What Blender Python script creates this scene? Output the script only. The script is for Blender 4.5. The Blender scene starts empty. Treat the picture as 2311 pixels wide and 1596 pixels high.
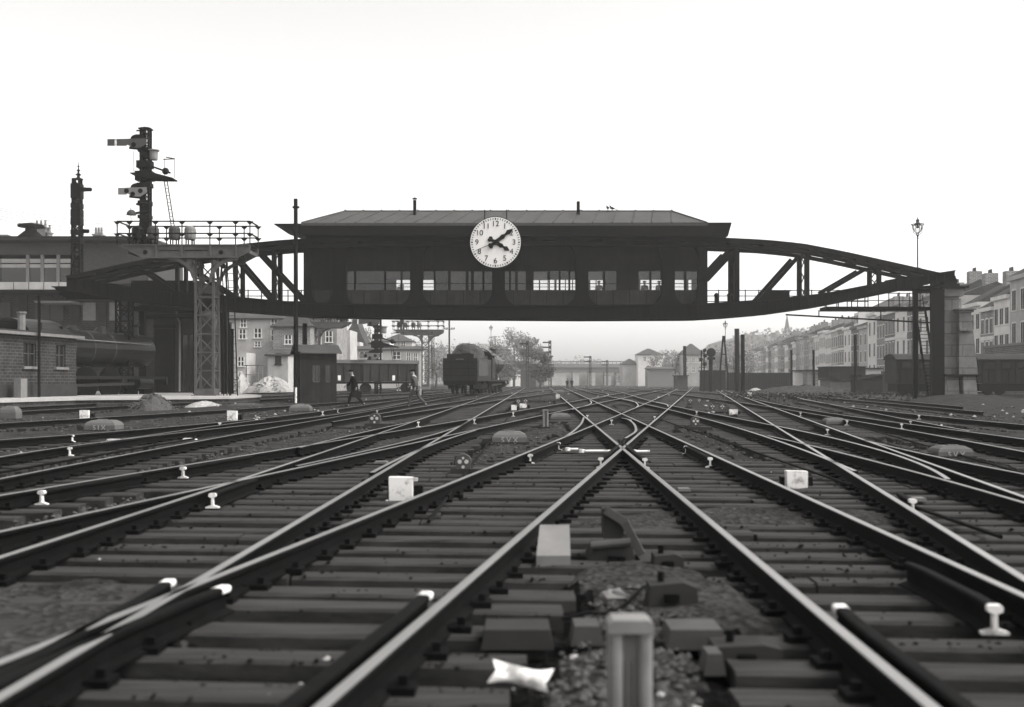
import bpy, math, random
import numpy as np
from mathutils import Vector, Matrix
random.seed(7)
R = math.radians
SC = bpy.context.scene
COL = SC.collection
F, CX, HZ, CZ = 2500.0, 1155.5, 862.0, 1.33

def at(x, y, Y):                       # photo point at distance Y -> metres
    return Vector(((x-CX)*Y/F, Y, CZ+(HZ-y)*Y/F))
def gx(x, Y): return (x-CX)*Y/F
def gz(y, Y): return CZ+(HZ-y)*Y/F
def gy(y, z=0.0): return F*(CZ-z)/(y-HZ)

# ---------------------------------------------------------------- materials
def mat(name, g, rough=.7, var=.25, scale=6.0, metal=0.0, bump=0.0, bscale=None, kind='noise', g2=None, pos=(.3, .7),
        spec=.3, stretch=(1, 1, 1), bw=.25, bh=.08, mortar=.012):
    m = bpy.data.materials.new(name); m.use_nodes = True
    nt = m.node_tree; N = nt.nodes; L = nt.links
    b = N['Principled BSDF']
    tint = lambda v: (min(1, v*1.02), v, v*.98, 1)
    b.inputs['Roughness'].default_value = rough
    b.inputs['Metallic'].default_value = metal
    b.inputs['Specular IOR Level'].default_value = spec
    tc = N.new('ShaderNodeTexCoord'); mp = N.new('ShaderNodeMapping'); mp.inputs['Scale'].default_value = stretch
    geo = N.new('ShaderNodeNewGeometry')
    L.new(geo.outputs['Position'], mp.inputs['Vector'])
    ns = N.new('ShaderNodeTexNoise'); ns.inputs['Scale'].default_value = scale
    ns.inputs['Detail'].default_value = 7; ns.inputs['Roughness'].default_value = .65
    L.new(mp.outputs['Vector'], ns.inputs['Vector'])
    cr = N.new('ShaderNodeValToRGB')
    cr.color_ramp.elements[0].position = pos[0]; cr.color_ramp.elements[1].position = pos[1]
    lo = g*(1-var); hi = g*(1+var) if g2 is None else g2
    cr.color_ramp.elements[0].color = tint(lo); cr.color_ramp.elements[1].color = tint(hi)
    L.new(ns.outputs['Fac'], cr.inputs['Fac'])
    col = cr.outputs['Color']; hgt = ns.outputs['Fac']
    if kind in ('brick', 'stone', 'plank', 'tile'):
        sp = N.new('ShaderNodeSeparateXYZ'); L.new(geo.outputs['Position'], sp.inputs[0])
        ad = N.new('ShaderNodeMath'); ad.operation = 'ADD'
        L.new(sp.outputs['X'], ad.inputs[0]); L.new(sp.outputs['Y'], ad.inputs[1])
        cb = N.new('ShaderNodeCombineXYZ')
        if kind == 'plank':
            L.new(sp.outputs['Z'], cb.inputs['X']); L.new(ad.outputs[0], cb.inputs['Y'])
        else:
            L.new(ad.outputs[0], cb.inputs['X']); L.new(sp.outputs['Z'], cb.inputs['Y'])
        br = N.new('ShaderNodeTexBrick')
        br.inputs['Scale'].default_value = 1.0
        br.inputs['Brick Width'].default_value = bw; br.inputs['Row Height'].default_value = bh
        br.inputs['Mortar Size'].default_value = mortar
        br.inputs['Color1'].default_value = (1, 1, 1, 1); br.inputs['Color2'].default_value = (.72, .72, .72, 1)
        br.inputs['Mortar'].default_value = (.5, .5, .5, 1) if kind != 'brick' else (1.9, 1.9, 1.9, 1)
        L.new(cb.outputs[0], br.inputs['Vector'])
        mx = N.new('ShaderNodeMix'); mx.data_type = 'RGBA'; mx.blend_type = 'MULTIPLY'
        mx.inputs['Factor'].default_value = 1.0
        L.new(col, mx.inputs['A']); L.new(br.outputs['Color'], mx.inputs['B'])
        col = mx.outputs['Result']
        hgt2 = br.outputs['Fac']
    if kind == 'each':
        oi = N.new('ShaderNodeObjectInfo'); mr = N.new('ShaderNodeMapRange'); mr.inputs['To Min'].default_value = .6; mr.inputs['To Max'].default_value = 1.5
        L.new(oi.outputs['Random'], mr.inputs['Value']); mx = N.new('ShaderNodeMix'); mx.data_type = 'RGBA'; mx.blend_type = 'MULTIPLY'; mx.inputs['Factor'].default_value = 1
        L.new(col, mx.inputs['A']); L.new(mr.outputs[0], mx.inputs['B']); col = mx.outputs['Result']
        n2 = N.new('ShaderNodeTexNoise'); n2.inputs['Scale'].default_value = 1.7; n2.inputs['Detail'].default_value = 5; L.new(geo.outputs['Position'], n2.inputs['Vector'])
        r2 = N.new('ShaderNodeValToRGB'); r2.color_ramp.elements[0].position = .38; r2.color_ramp.elements[1].position = .62
        r2.color_ramp.elements[0].color = (.45, .45, .45, 1); r2.color_ramp.elements[1].color = (1.45, 1.45, 1.45, 1); L.new(n2.outputs['Fac'], r2.inputs['Fac'])
        mx = N.new('ShaderNodeMix'); mx.data_type = 'RGBA'; mx.blend_type = 'MULTIPLY'; mx.inputs['Factor'].default_value = 1
        L.new(col, mx.inputs['A']); L.new(r2.outputs[0], mx.inputs['B']); col = mx.outputs['Result']
    L.new(col, b.inputs['Base Color'])
    if kind == 'gravel':
        vo = N.new('ShaderNodeTexVoronoi'); vo.inputs['Scale'].default_value = bscale or 25
        L.new(geo.outputs['Position'], vo.inputs['Vector'])
        mx = N.new('ShaderNodeMix'); mx.data_type = 'RGBA'; mx.blend_type = 'MULTIPLY'; mx.inputs['Factor'].default_value = .75
        rv = N.new('ShaderNodeValToRGB'); rv.color_ramp.elements[0].color = (.35, .35, .35, 1); rv.color_ramp.elements[1].color = (1.5, 1.5, 1.5, 1)
        sep = N.new('ShaderNodeSeparateColor'); L.new(vo.outputs['Color'], sep.inputs[0])
        L.new(sep.outputs[0], rv.inputs['Fac'])
        L.new(col, mx.inputs['A']); L.new(rv.outputs['Color'], mx.inputs['B'])
        L.new(mx.outputs['Result'], b.inputs['Base Color'])
        hgt = vo.outputs['Distance']
    if bump:
        bp = N.new('ShaderNodeBump'); bp.inputs['Strength'].default_value = bump
        bp.inputs['Distance'].default_value = .03
        L.new(hgt2 if kind in ('brick', 'stone', 'plank', 'tile') else hgt, bp.inputs['Height'])
        if kind in ('brick', 'stone', 'plank', 'tile'): bp.invert = True
        L.new(bp.outputs[0], b.inputs['Normal'])
    return m

M = {}
M['ground'] = mat('dirt_and_gravel', 0.037, .95, .45, 1.3, bump=.7, kind='gravel', bscale=22, spec=0.01)
M['stone_chip'] = mat('ballast_stone', 0.06, .9, .5, 9, spec=0.05)
M['pale_chip'] = mat('pale_rubble', 0.3, .9, .35, 9, spec=.2)
M['timber'] = mat('sleeper_timber', 0.038, .72, .5, 4, bump=.35, stretch=(.35, 6, 2), spec=0.04)
M['rust'] = mat('rail_rust', 0.0045, .75, .4, 8, spec=0.05)
M['polish'] = mat('rail_polished_top', 0.4, .3, .12, 3, metal=1.0, spec=.5, stretch=(1, .3, 1))
M['dull_top'] = mat('rail_dull_top', 0.27, .42, .25, 3, metal=1.0, stretch=(1, .3, 1))
M['white'] = mat('white_paint', .7, .6, .55, 7, g2=.74, pos=(.38, .50), spec=.2)
M['enamel'] = mat('clock_enamel', .75, .5, .04, 2, spec=.2)
M['black'] = mat('black_steel', 0.004, .6, .35, 2.5, spec=0.07)
M['steel'] = mat('grey_bridge_paint', 0.005, .65, .3, 1.2, spec=0.06)
M['boards'] = mat('dark_painted_boards', 0.014, .75, .22, 1.6, kind='plank', bw=6.0, bh=.22, mortar=.006, spec=0.04)
M['boards2'] = mat('dark_lower_panels', 0.032, .7, .25, 2.0, kind='plank', bw=3.0, bh=.42, mortar=.01, spec=0.04)
M['zinc'] = mat('zinc_roof', 0.062, .6, .18, 1.0, spec=0.1)
M['slate'] = mat('slate_roof', 0.06, .8, .3, .8, kind='tile', bw=.5, bh=.3, mortar=.02, spec=0.05)
M['tile'] = mat('clay_tile_roof', 0.08, .8, .35, .7, kind='tile', bw=.4, bh=.3, mortar=.03, spec=0.05)
M['brick'] = mat('sooty_brick', .034, .85, .4, 1.6, kind='brick', bw=.5, bh=.17, mortar=.022, bump=.3, spec=.05)
M['brick_mid'] = mat('weathered_brick', 0.19, .85, .25, .7, kind='brick', bw=.5, bh=.18, mortar=.03, spec=0.05)
M['brick_dark'] = mat('dark_house_brick', 0.1, .85, .25, .7, kind='brick', bw=.5, bh=.18, mortar=.03, spec=0.05)
M['stucco'] = mat('pale_stucco', 0.72, .85, .14, .5, spec=0.05)
M['stucco_mid'] = mat('grey_stucco', 0.42, .85, .2, .5, spec=0.05)
M['shed'] = mat('shed_render', 0.035, .85, .25, 1.2, spec=0.05)
M['stone'] = mat('pier_stone', 0.16, .8, .28, 1.6, kind='stone', bw=1.9, bh=.74, mortar=.03, bump=.9)
M['concrete'] = mat('concrete', 0.15, .85, .2, 3)
M['pave'] = mat('platform_paving', 0.33, .8, .15, 2)
M['pane'] = mat('dark_glass', 0.015, .12, .2, 1, spec=.6)
M['hutwood'] = mat('hut_planks', 0.022, .8, .25, 3, kind='plank', bw=4.0, bh=.17, mortar=.008, spec=0.04)
M['wagon'] = mat('wagon_planks', 0.03, .8, .25, 2, kind='plank', bw=5.0, bh=.3, mortar=.015, spec=0.05)
M['coach'] = mat('coach_paint', 0.014, .55, .3, 2, kind='plank', bw=5.0, bh=.12, mortar=.008, spec=0.1)
M['grey'] = mat('grey_paint', 0.06, .7, .2, 4, spec=0.08)
M['lightgrey'] = mat('light_grey_paint', 0.17, .7, .2, 4)
M['armred'] = mat('signal_arm_enamel', 0.05, .5, .15, 4)
M['armpale'] = mat('pale_arm_enamel', 0.16, .5, .12, 4)
M['gantry'] = mat('gantry_paint', 0.08, .7, .25, 2.5, spec=0.06)
M['loco'] = mat('locomotive_black', 0.009, .38, .4, 2.5, spec=0.3)
M['coal'] = mat('coal', 0.014, .55, .6, 7, bump=.6, spec=0.2)
M['leaf'] = mat('haze_pale_foliage', 0.13, .8, .5, .35, g2=.20, spec=0.02)  # leaves paled so their colour carries the distance haze
M['bark'] = mat('bark', 0.03, .9, .3, 3)
M['skin'] = mat('skin', 0.28, .6, .08, 8)
M['cloth'] = mat('dark_workwear', 0.015, .9, .3, 5, spec=0.02)
M['cloth2'] = mat('grey_workwear', 0.06, .9, .3, 5)
M['hair'] = mat('dark_cap', 0.012, .9, .2, 5, spec=0.02)
M['bed'] = mat('oily_shaded_ballast', 0.007, .95, .5, 1.3, bump=.7, kind='gravel', bscale=22, spec=.01)  # oily ballast, darkened further to paint in the shade of sleeper gaps
M['dark_chip'] = mat('oily_shaded_stone', 0.01, .9, .5, 9, spec=.03)  # oily chips, their colour also deepened for the gap shade
M['leaf_dark'] = mat('dark_foliage', .04, .8, .4, .35, g2=.065, spec=.02)
M['dark_pane'] = mat('sooty_pane', .02, .6, .4, 1, spec=.03)
M['cover'] = mat('machine_cover_paint', .10, .75, .18, 3, spec=.08)
M['post'] = mat('ribbed_post_glass', 0.17, .5, .25, 6, spec=.3)
M['weed'] = mat('weeds', 0.045, .9, .5, 3, spec=0.02)
def glass_mat():
    m = bpy.data.materials.new('window_glass'); m.use_nodes = True
    nt = m.node_tree; N = nt.nodes; L = nt.links
    for n in list(N): N.remove(n)
    o = N.new('ShaderNodeOutputMaterial'); mx = N.new('ShaderNodeMixShader'); fr = N.new('ShaderNodeFresnel'); fr.inputs[0].default_value = 1.45
    t = N.new('ShaderNodeBsdfTransparent'); t.inputs[0].default_value = (.8, .8, .8, 1)
    g = N.new('ShaderNodeBsdfGlossy'); g.inputs['Roughness'].default_value = .05
    ns = N.new('ShaderNodeTexNoise'); ns.inputs['Scale'].default_value = 1.5
    L.new(fr.outputs[0], mx.inputs[0]); L.new(t.outputs[0], mx.inputs[1]); L.new(g.outputs[0], mx.inputs[2]); L.new(mx.outputs[0], o.inputs[0])
    cr = N.new('ShaderNodeValToRGB'); cr.color_ramp.elements[0].color = (.86, .86, .86, 1); cr.color_ramp.elements[1].color = (.97, .97, .97, 1)
    L.new(ns.outputs['Fac'], cr.inputs[0]); L.new(cr.outputs[0], t.inputs[0])
    return m
M['glass'] = glass_mat()
def plain_panel(): return M['lightgrey']

# ---------------------------------------------------------------- mesh builder
class MB:
    def __init__(s): s.v = []; s.f = []; s.m = []; s.mats = []
    def mi(s, m):
        if m is None: m = 'grey'
        if m not in s.mats: s.mats.append(m)
        return s.mats.index(m)
    def add(s, vs, fs, m):
        k = len(s.v); s.v += [tuple(p) for p in vs]; i = s.mi(m)
        s.f += [tuple(k+j for j in f) for f in fs]; s.m += [i]*len(fs); return s
    def box(s, x0, y0, z0, x1, y1, z1, m=None):
        vs = [(x0,y0,z0),(x1,y0,z0),(x1,y1,z0),(x0,y1,z0),(x0,y0,z1),(x1,y0,z1),(x1,y1,z1),(x0,y1,z1)]
        return s.add(vs, [(3,2,1,0),(4,5,6,7),(0,1,5,4),(1,2,6,5),(2,3,7,6),(3,0,4,7)], m)
    def bar(s, p, q, w, h=None, m=None, up=(0,0,1)):
        p = Vector(p); q = Vector(q); h = h or w; d = (q-p)
        if d.length < 1e-6: return s
        d.normalize(); u = Vector(up)
        if abs(d.dot(u)) > .98: u = Vector((0,1,0))
        sd = d.cross(u).normalized(); u = sd.cross(d)
        vs = [c + sd*a*w/2 + u*b*h/2 for c in (p, q) for a, b in ((-1,-1),(1,-1),(1,1),(-1,1))]
        return s.add(vs, [(0,1,2,3),(7,6,5,4),(0,4,5,1),(1,5,6,2),(2,6,7,3),(3,7,4,0)], m)
    def tube(s, pts, r, n=8, m=None, cap=True):
        pts = [Vector(p) for p in pts]; rs = r if isinstance(r, (list, tuple)) else [r]*len(pts)
        vs = []; fs = []
        for i, p in enumerate(pts):
            d = (pts[min(i+1, len(pts)-1)] - pts[max(i-1, 0)]).normalized()
            u = Vector((0,0,1)) if abs(d.z) < .95 else Vector((0,1,0))
            a = d.cross(u).normalized(); b = a.cross(d)
            for k in range(n):
                t = 2*math.pi*k/n; vs.append(p + (a*math.cos(t)+b*math.sin(t))*rs[i])
        for i in range(len(pts)-1):
            for k in range(n):
                fs.append((i*n+k, (i+1)*n+k, (i+1)*n+(k+1)%n, i*n+(k+1)%n))
        if cap: fs += [tuple(range(n)), tuple(range(len(vs)-1, len(vs)-n-1, -1))]
        return s.add(vs, fs, m)
    def lathe(s, c, prof, n=14, m=None, axis='z', ang=2*math.pi):
        c = Vector(c); vs = []; fs = []
        for r, h in prof:
            for k in range(n):
                t = ang*k/n
                if axis == 'z': vs.append(c+Vector((r*math.cos(t), r*math.sin(t), h)))
                elif axis == 'y': vs.append(c+Vector((r*math.cos(t), h, r*math.sin(t))))
                else: vs.append(c+Vector((h, r*math.cos(t), r*math.sin(t))))
        for i in range(len(prof)-1):
            for k in range(n):
                fs.append((i*n+k, i*n+(k+1)%n, (i+1)*n+(k+1)%n, (i+1)*n+k))
        fs += [tuple(range(n-1, -1, -1)), tuple(range(len(vs)-n, len(vs)))]
        return s.add(vs, fs, m)
    def prism(s, poly, a, b, m=None, axis='y'):      # poly of (u, w) extruded from a to b
        n = len(poly)
        mk = {'y': lambda u, w, t: (u, t, w), 'x': lambda u, w, t: (t, u, w), 'z': lambda u, w, t: (u, w, t)}[axis]
        vs = [mk(u, w, a) for u, w in poly] + [mk(u, w, b) for u, w in poly]
        fs = [tuple(range(n)), tuple(range(2*n-1, n-1, -1))] + [(i, i+n, (i+1) % n + n, (i+1) % n) for i in range(n)]
        return s.add(vs, fs, m)
    def blob(s, c, r, n=5, jit=.3, m=None, seed=0, flat=1.0):
        rn = random.Random(seed); c = Vector(c); vs = []; rows = n; seg = n+3; fs = []
        rr = r if isinstance(r, tuple) else (r, r, r*flat)
        for i in range(rows+1):
            t = math.pi*i/rows
            for k in range(seg):
                a = 2*math.pi*k/seg; q = 1+rn.uniform(-jit, jit)
                vs.append(c+Vector((rr[0]*math.sin(t)*math.cos(a)*q, rr[1]*math.sin(t)*math.sin(a)*q, rr[2]*math.cos(t)*(q if 0 < i < rows else 1))))
        for i in range(rows):
            for k in range(seg):
                fs.append((i*seg+k, (i+1)*seg+k, (i+1)*seg+(k+1) % seg, i*seg+(k+1) % seg))
        return s.add(vs, fs, m)
    def lattice(s, c, w, d, h, n, leg=.08, lace=.045, m=None, top=None):
        # four legs and zigzag lacing, c = centre of the base; top = (w, d) at the top
        x, y, z = c; tw, td = top or (w, d)
        cn = [((-1,-1)), (1,-1), (1,1), (-1,1)]
        at_ = lambda i, t: Vector((x+cn[i][0]*(w+(tw-w)*t)/2, y+cn[i][1]*(d+(td-d)*t)/2, z+h*t))
        for i in range(4): s.bar(at_(i,0), at_(i,1), leg, leg, m)
        for k in range(n):
            a, b = k/n, (k+1)/n
            for i in range(4):
                j = (i+1) % 4
                s.bar(at_(i,a), at_(j,a), lace, lace, m)
                s.bar(at_(i,a) if k % 2 else at_(j,a), at_(j,b) if k % 2 else at_(i,b), lace, lace, m)
        for i in range(4): s.bar(at_(i,1), at_((i+1) % 4,1), lace, lace, m)
        return s
    def build(s, name, parent=None, smooth=False, weld=False):
        o = Vector(ORG.get(parent.name, (0,0,0))) if parent else Vector((0,0,0))
        me = bpy.data.meshes.new(name)
        me.from_pydata([tuple(Vector(p)-o) for p in s.v], [], s.f)
        for k in s.mats: me.materials.append(M[k])
        me.polygons.foreach_set('material_index', s.m)
        if smooth: me.polygons.foreach_set('use_smooth', [True]*len(me.polygons))
        me.update()
        ob = bpy.data.objects.new(name, me); COL.objects.link(ob)
        if parent: ob.parent = parent; ORG[ob.name] = tuple(o)
        return ob
ORG = {}
def tag(o, label=None, cat=None, group=None, kind=None):
    if label: o['label'] = label
    if cat: o['category'] = cat
    if group: o['group'] = group
    if kind: o['kind'] = kind
    return o
def thing(name, label, cat, loc=(0,0,0), group=None):
    o = bpy.data.objects.new(name, None); COL.objects.link(o); o.location = loc
    o.empty_display_size = .3
    ORG[o.name] = tuple(loc); return tag(o, label, cat, group)
def solo(mb, name, label, cat, group=None, smooth=False):
    # a thing of one mesh, its origin moved to its base
    xs = [p[0] for p in s_v(mb)]; ys = [p[1] for p in mb.v]; zs = [p[2] for p in mb.v]
    o = Vector(((min(xs)+max(xs))/2, (min(ys)+max(ys))/2, min(zs)))
    mb.v = [tuple(Vector(p)-o) for p in mb.v]
    ob = mb.build(name, None, smooth); ob.location = o
    return tag(ob, label, cat, group)
def s_v(mb): return mb.v
def kids(o): return [c for c in COL.objects if c.parent == o]
def copy_tree(o, parent=None):
    c = o.copy(); COL.objects.link(c)
    if parent: c.parent = parent
    for k in KIDS.get(o.name) or []: copy_tree(k, c)
    return c
KIDS = {}
def index_kids(o):
    KIDS[o.name] = kids(o)
    for k in KIDS[o.name]: index_kids(k)
def dup(o, loc, label, rotz=None, scale=None):
    if o.name not in KIDS: index_kids(o)
    c = copy_tree(o); c.location = loc; c['label'] = label
    if rotz is not None: c.rotation_euler = (0, 0, rotz)
    if scale is not None: c.scale = scale if isinstance(scale, tuple) else (scale,)*3
    return c
def text_mesh(body, size, m, loc, name, parent, rot=(R(90), 0, 0), depth=.01):
    cu = bpy.data.curves.new(name, 'FONT'); cu.body = body; cu.size = size; cu.align_x = 'CENTER'; cu.align_y = 'CENTER'
    cu.extrude = depth
    t = bpy.data.objects.new(name+'_tmp', cu); COL.objects.link(t)
    bpy.context.view_layer.update()
    dg = bpy.context.evaluated_depsgraph_get()
    me = bpy.data.meshes.new_from_object(t.evaluated_get(dg)); me.name = name
    bpy.data.objects.remove(t)
    mw = Matrix.Translation(Vector(loc)-Vector(ORG.get(parent.name, (0,0,0)))) @ Matrix.Rotation(rot[2], 4, 'Z') @ Matrix.Rotation(rot[0], 4, 'X')
    me.transform(mw); me.materials.clear(); me.materials.append(M[m])
    ob = bpy.data.objects.new(name, me); COL.objects.link(ob); ob.parent = parent
    return ob
# rails traced on the ground: photo points (x, y) at rail-top height -> metres
RAILS = [
 ('A1','A',1,[(959,2126),(1868.6,1352),(1945.2,1283),(2006,1231),(2081.5,1163.7)]),
 ('A2','A',1,[(541,1768),(1000,1602),(1358,1450),(1500,1393.5),(1624.6,1345.5),(1720.7,1301),(1780,1275),(1866,1245.5),(1918,1221),(1967,1200),(2019,1179),(2045,1166)]),
 ('B1','B',1,[(2810,2126),(1862,1349),(1779,1275.4),(1702.5,1204),(1657,1158.6)]),
 ('B2','B',1,[(3078,1790),(2293,1430),(2000,1301),(1866,1245.5),(1778,1205),(1694.7,1163.7)]),
 ('A3','L',1,[(541,1768),(649,1720.7),(1080,1450),(1220.7,1373),(1293,1337),(1345,1306),(1415,1261.6),(1480,1220),(1571,1170.8)]),
 ('A4','L',2,[(0,1676),(389,1540),(675,1461.5),(811,1412),(1000,1352.5),(1153,1295),(1231,1269),(1306,1246),(1376,1219),(1426,1204.5),(1493,1184),(1542,1167)]),
 ('K1','K',3,[(0,1489.7),(281,1440),(600,1391),(837.5,1350),(1100,1311),(1202,1298),(1337,1272),(1415,1256),(1500,1244),(1604,1226),(1707,1210.5),(1775,1200),(1824,1188),(1900,1177),(1980,1168)]),
 ('K2','K',3,[(0,1598),(519,1483),(779,1431),(1000,1385),(1181,1345),(1317,1316),(1428,1292),(1519,1267),(1630,1249),(1726,1230),(1791,1213),(1868,1196),(1941,1182),(2000,1171)]),
 ('K3','L',3,[(900,1400),(1000,1371),(1195,1337),(1270,1316),(1363,1282),(1415,1261)]),
 ('K4','K',2,[(1120,1420),(1195,1376),(1298,1339),(1428,1293)]),
 ('G0','K',2,[(900,1345),(1000,1320),(1156,1285),(1231,1268.5)]),
 ('C1','C',1,[(3078,1738.5),(2813.6,1576),(2581.5,1430),(2519,1392),(2410,1330),(2311.5,1273),(2233.6,1221),(2161,1176.7)]),
 ('C2','C',1,[(3078,1492),(2953,1450),(2763.6,1378),(2618,1329),(2478,1280),(2389,1249.4),(2327,1226),(2280,1208),(2226,1189)]),
 ('D1','D',3,[(2846,1440),(2763.6,1391),(2654,1355),(2556,1326.5),(2478,1308),(2376,1291),(2260,1270),(2181,1252),(2104,1234),(2031,1219.6),(1967,1207),(1915,1193.6),(1871,1183),(1800,1170)]),
 ('D2','D',3,[(2560,1415),(2493,1379),(2389,1340),(2309,1312),(2223,1286),(2156,1270),(2060,1247),(2015,1234),(1931,1213),(1871,1198),(1800,1182),(1740,1172)]),
 ('D3','D',2,[(3078,1510),(2813,1436),(2763,1420),(2623,1383.6),(2478,1350),(2311,1309.5)]),
 ('E1','E',2,[(3078,1425),(2919,1391),(2789,1368),(2673,1342),(2600,1322)]),
 ('F1','F',3,[(3078,1358),(2919,1326.5),(2815,1308),(2711,1288),(2634,1277),(2525,1262),(2415,1236),(2332,1225),(2182,1205),(2030,1184)]),
 ('F2','F',3,[(3078,1321),(2966,1302),(2815,1285),(2711,1272),(2574,1255),(2478,1240),(2389,1221),(2260,1200),(2120,1180)]),
 ('F3','R',3,[(2919,1295),(2776,1271),(2724,1260),(2657,1247),(2597,1235),(2519,1219),(2405,1198),(2300,1180)]),
 ('F4','R',2,[(3078,1276),(2867,1256),(2771,1248),(2701,1242),(2602,1229),(2500,1212),(2380,1190)]),
 ('T1','T',2,[(2960,1238),(2770,1222),(2600,1205),(2400,1187),(2280,1177)]),
 ('T2','T',2,[(2900,1222),(2770,1212),(2600,1196),(2400,1180),(2280,1171)]),
 ('S1','S',1,[(3078,1200),(2945,1194),(2700,1184)]),
 ('S2','S',1,[(3078,1182),(2945,1178),(2700,1169)]),
 ('G1','G',3,[(0,1438),(156,1410),(311,1378),(467,1350),(600,1322.6),(785,1293),(915,1269),(1100,1239),(1218,1217),(1330,1198),(1430,1181)]),
 ('G2','G',3,[(0,1373),(182,1345),(363,1321),(600,1293),(785,1272),(889,1262),(1000,1248),(1100,1231),(1240,1207),(1340,1190)]),
 ('G3','M',3,[(0,1322.6),(311,1298),(600,1274.6),(733,1263),(889,1246),(993,1233),(1100,1215),(1228,1199),(1337,1187)]),
 ('G3b','M',2,[(300,1330),(500,1300.6),(682,1274.6),(798,1259)]),
 ('G4','M',3,[(0,1272),(259,1258),(500,1242),(682,1232),(863,1221),(1000,1211),(1150,1199),(1250,1190)]),
 ('G5','N',2,[(0,1240),(233,1228),(363,1221),(600,1208),(900,1196),(1060,1189)]),
 ('G6','N',2,[(0,1227),(145,1220),(363,1209.5),(600,1199),(900,1187),(1060,1181)]),
 ('H1','P',1,[(500,1186),(870,1179),(1060,1175)]),
 ('H2','P',1,[(500,1180),(870,1173),(1060,1169.5)]),
 ('J1','Q',2,[(1000,1268),(1104,1250),(1300,1216),(1402,1203),(1516,1188),(1600,1176)]),
 ('J2','Q',2,[(1150,1254),(1320,1228),(1402,1216),(1516,1200),(1604,1189),(1682,1179)]),
 ('V1','V',1,[(1290,1186),(1420,1174),(1500,1166)]),
 ('V2','V',1,[(1230,1183),(1380,1171),(1470,1163.5)]),
]
ELBOWS=[
 ('A',[(1700,1312),(1728,1292),(1747,1273),(1753,1260),(1754.5,1254.6)]),
 ('B',[(1879,1317),(1907.6,1299),(1911.5,1288),(1905,1273),(1889,1261),(1869,1256)]),
 ('K',[(1718,1231),(1770,1216),(1778,1209),(1772.6,1204)]),
 ('A',[(1871,1197.5),(1905,1206.6),(1918,1217),(1913,1224)]),
 ('K',[(1772,1201),(1819,1191),(1827,1184.5),(1796,1178),(1760,1174)]),
 ('D',[(1970,1208),(2001,1214),(2009,1222)]),
]
# ---------------------------------------------------------------- tracks
RZ = .18                                  # top of rail
def s2g(x, y, z=RZ):
    Y = 3330*(CZ-z)/(y-1148); return (x-1539)*Y/3330, Y
DEGX = {'A2': 2, 'K1': 4, 'D1': 4, 'G2': 4, 'F2': 4, 'A4': 3, 'B1': 1}
FAR = {'A1': 420, 'A2': 420, 'B1': 420, 'B2': 420, 'A3': 330, 'A4': 330, 'C1': 300, 'C2': 300, 'K1': 230, 'K2': 230,
       'D1': 220, 'D2': 220, 'F1': 200, 'F2': 200, 'F3': 230, 'F4': 200, 'S1': 260, 'S2': 260, 'G1': 240, 'G2': 240,
       'G3': 230, 'G4': 230, 'G5': 230, 'G6': 230, 'H1': 260, 'H2': 260, 'J1': 330, 'J2': 330, 'V1': 420, 'V2': 420}
NEAR = {'A1': 2.4, 'B1': 2.4, 'A2': 3.2, 'A3': 3.0, 'B2': 2.8, 'C1': 3.2, 'C2': 4.5, 'A4': 3.6, 'K1': 6, 'K2': 4.5, 'G1': 4, 'G2': 5,
        'G3': 7, 'G4': 10, 'G5': 20, 'G6': 22, 'F1': 6, 'F2': 7.5, 'F4': 10, 'D3': 6, 'E1': 7, 'S1': 35, 'S2': 45, 'H1': 70, 'H2': 80}
PATH = {}
for rid, tr, deg, pts in RAILS:
    g = np.array([s2g(*p) for p in pts]); X = g[:, 0]; Y = g[:, 1]
    d = DEGX.get(rid, deg)
    bas = lambda y: np.stack([np.ones_like(y), y] + [y*np.log(y)**k for k in range(1, d)], 1)
    c = np.linalg.lstsq(bas(Y)/Y[:, None], X/Y, rcond=None)[0]
    y0, y1 = Y.min(), Y.max()
    n0, n1 = min(NEAR.get(rid, y0), y0), max(FAR.get(rid, y1), y1)
    ys = np.exp(np.linspace(math.log(n0), math.log(n1), 90 if d > 1 else 50))
    yc = np.clip(ys, y0, y1)
    xs = bas(yc) @ c
    e = .05*yc
    sl0 = float((bas(np.array([y0*1.12])) @ c - bas(np.array([y0])) @ c)[0]/(y0*.12))
    sl1 = float((bas(np.array([y1])) @ c - bas(np.array([y1*.9])) @ c)[0]/(y1*.1))
    xs = xs + np.where(ys < y0, (ys-y0)*sl0, 0) + np.where(ys > y1, (ys-y1)*sl1, 0)
    PATH[rid] = (xs, ys, tr)

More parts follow.
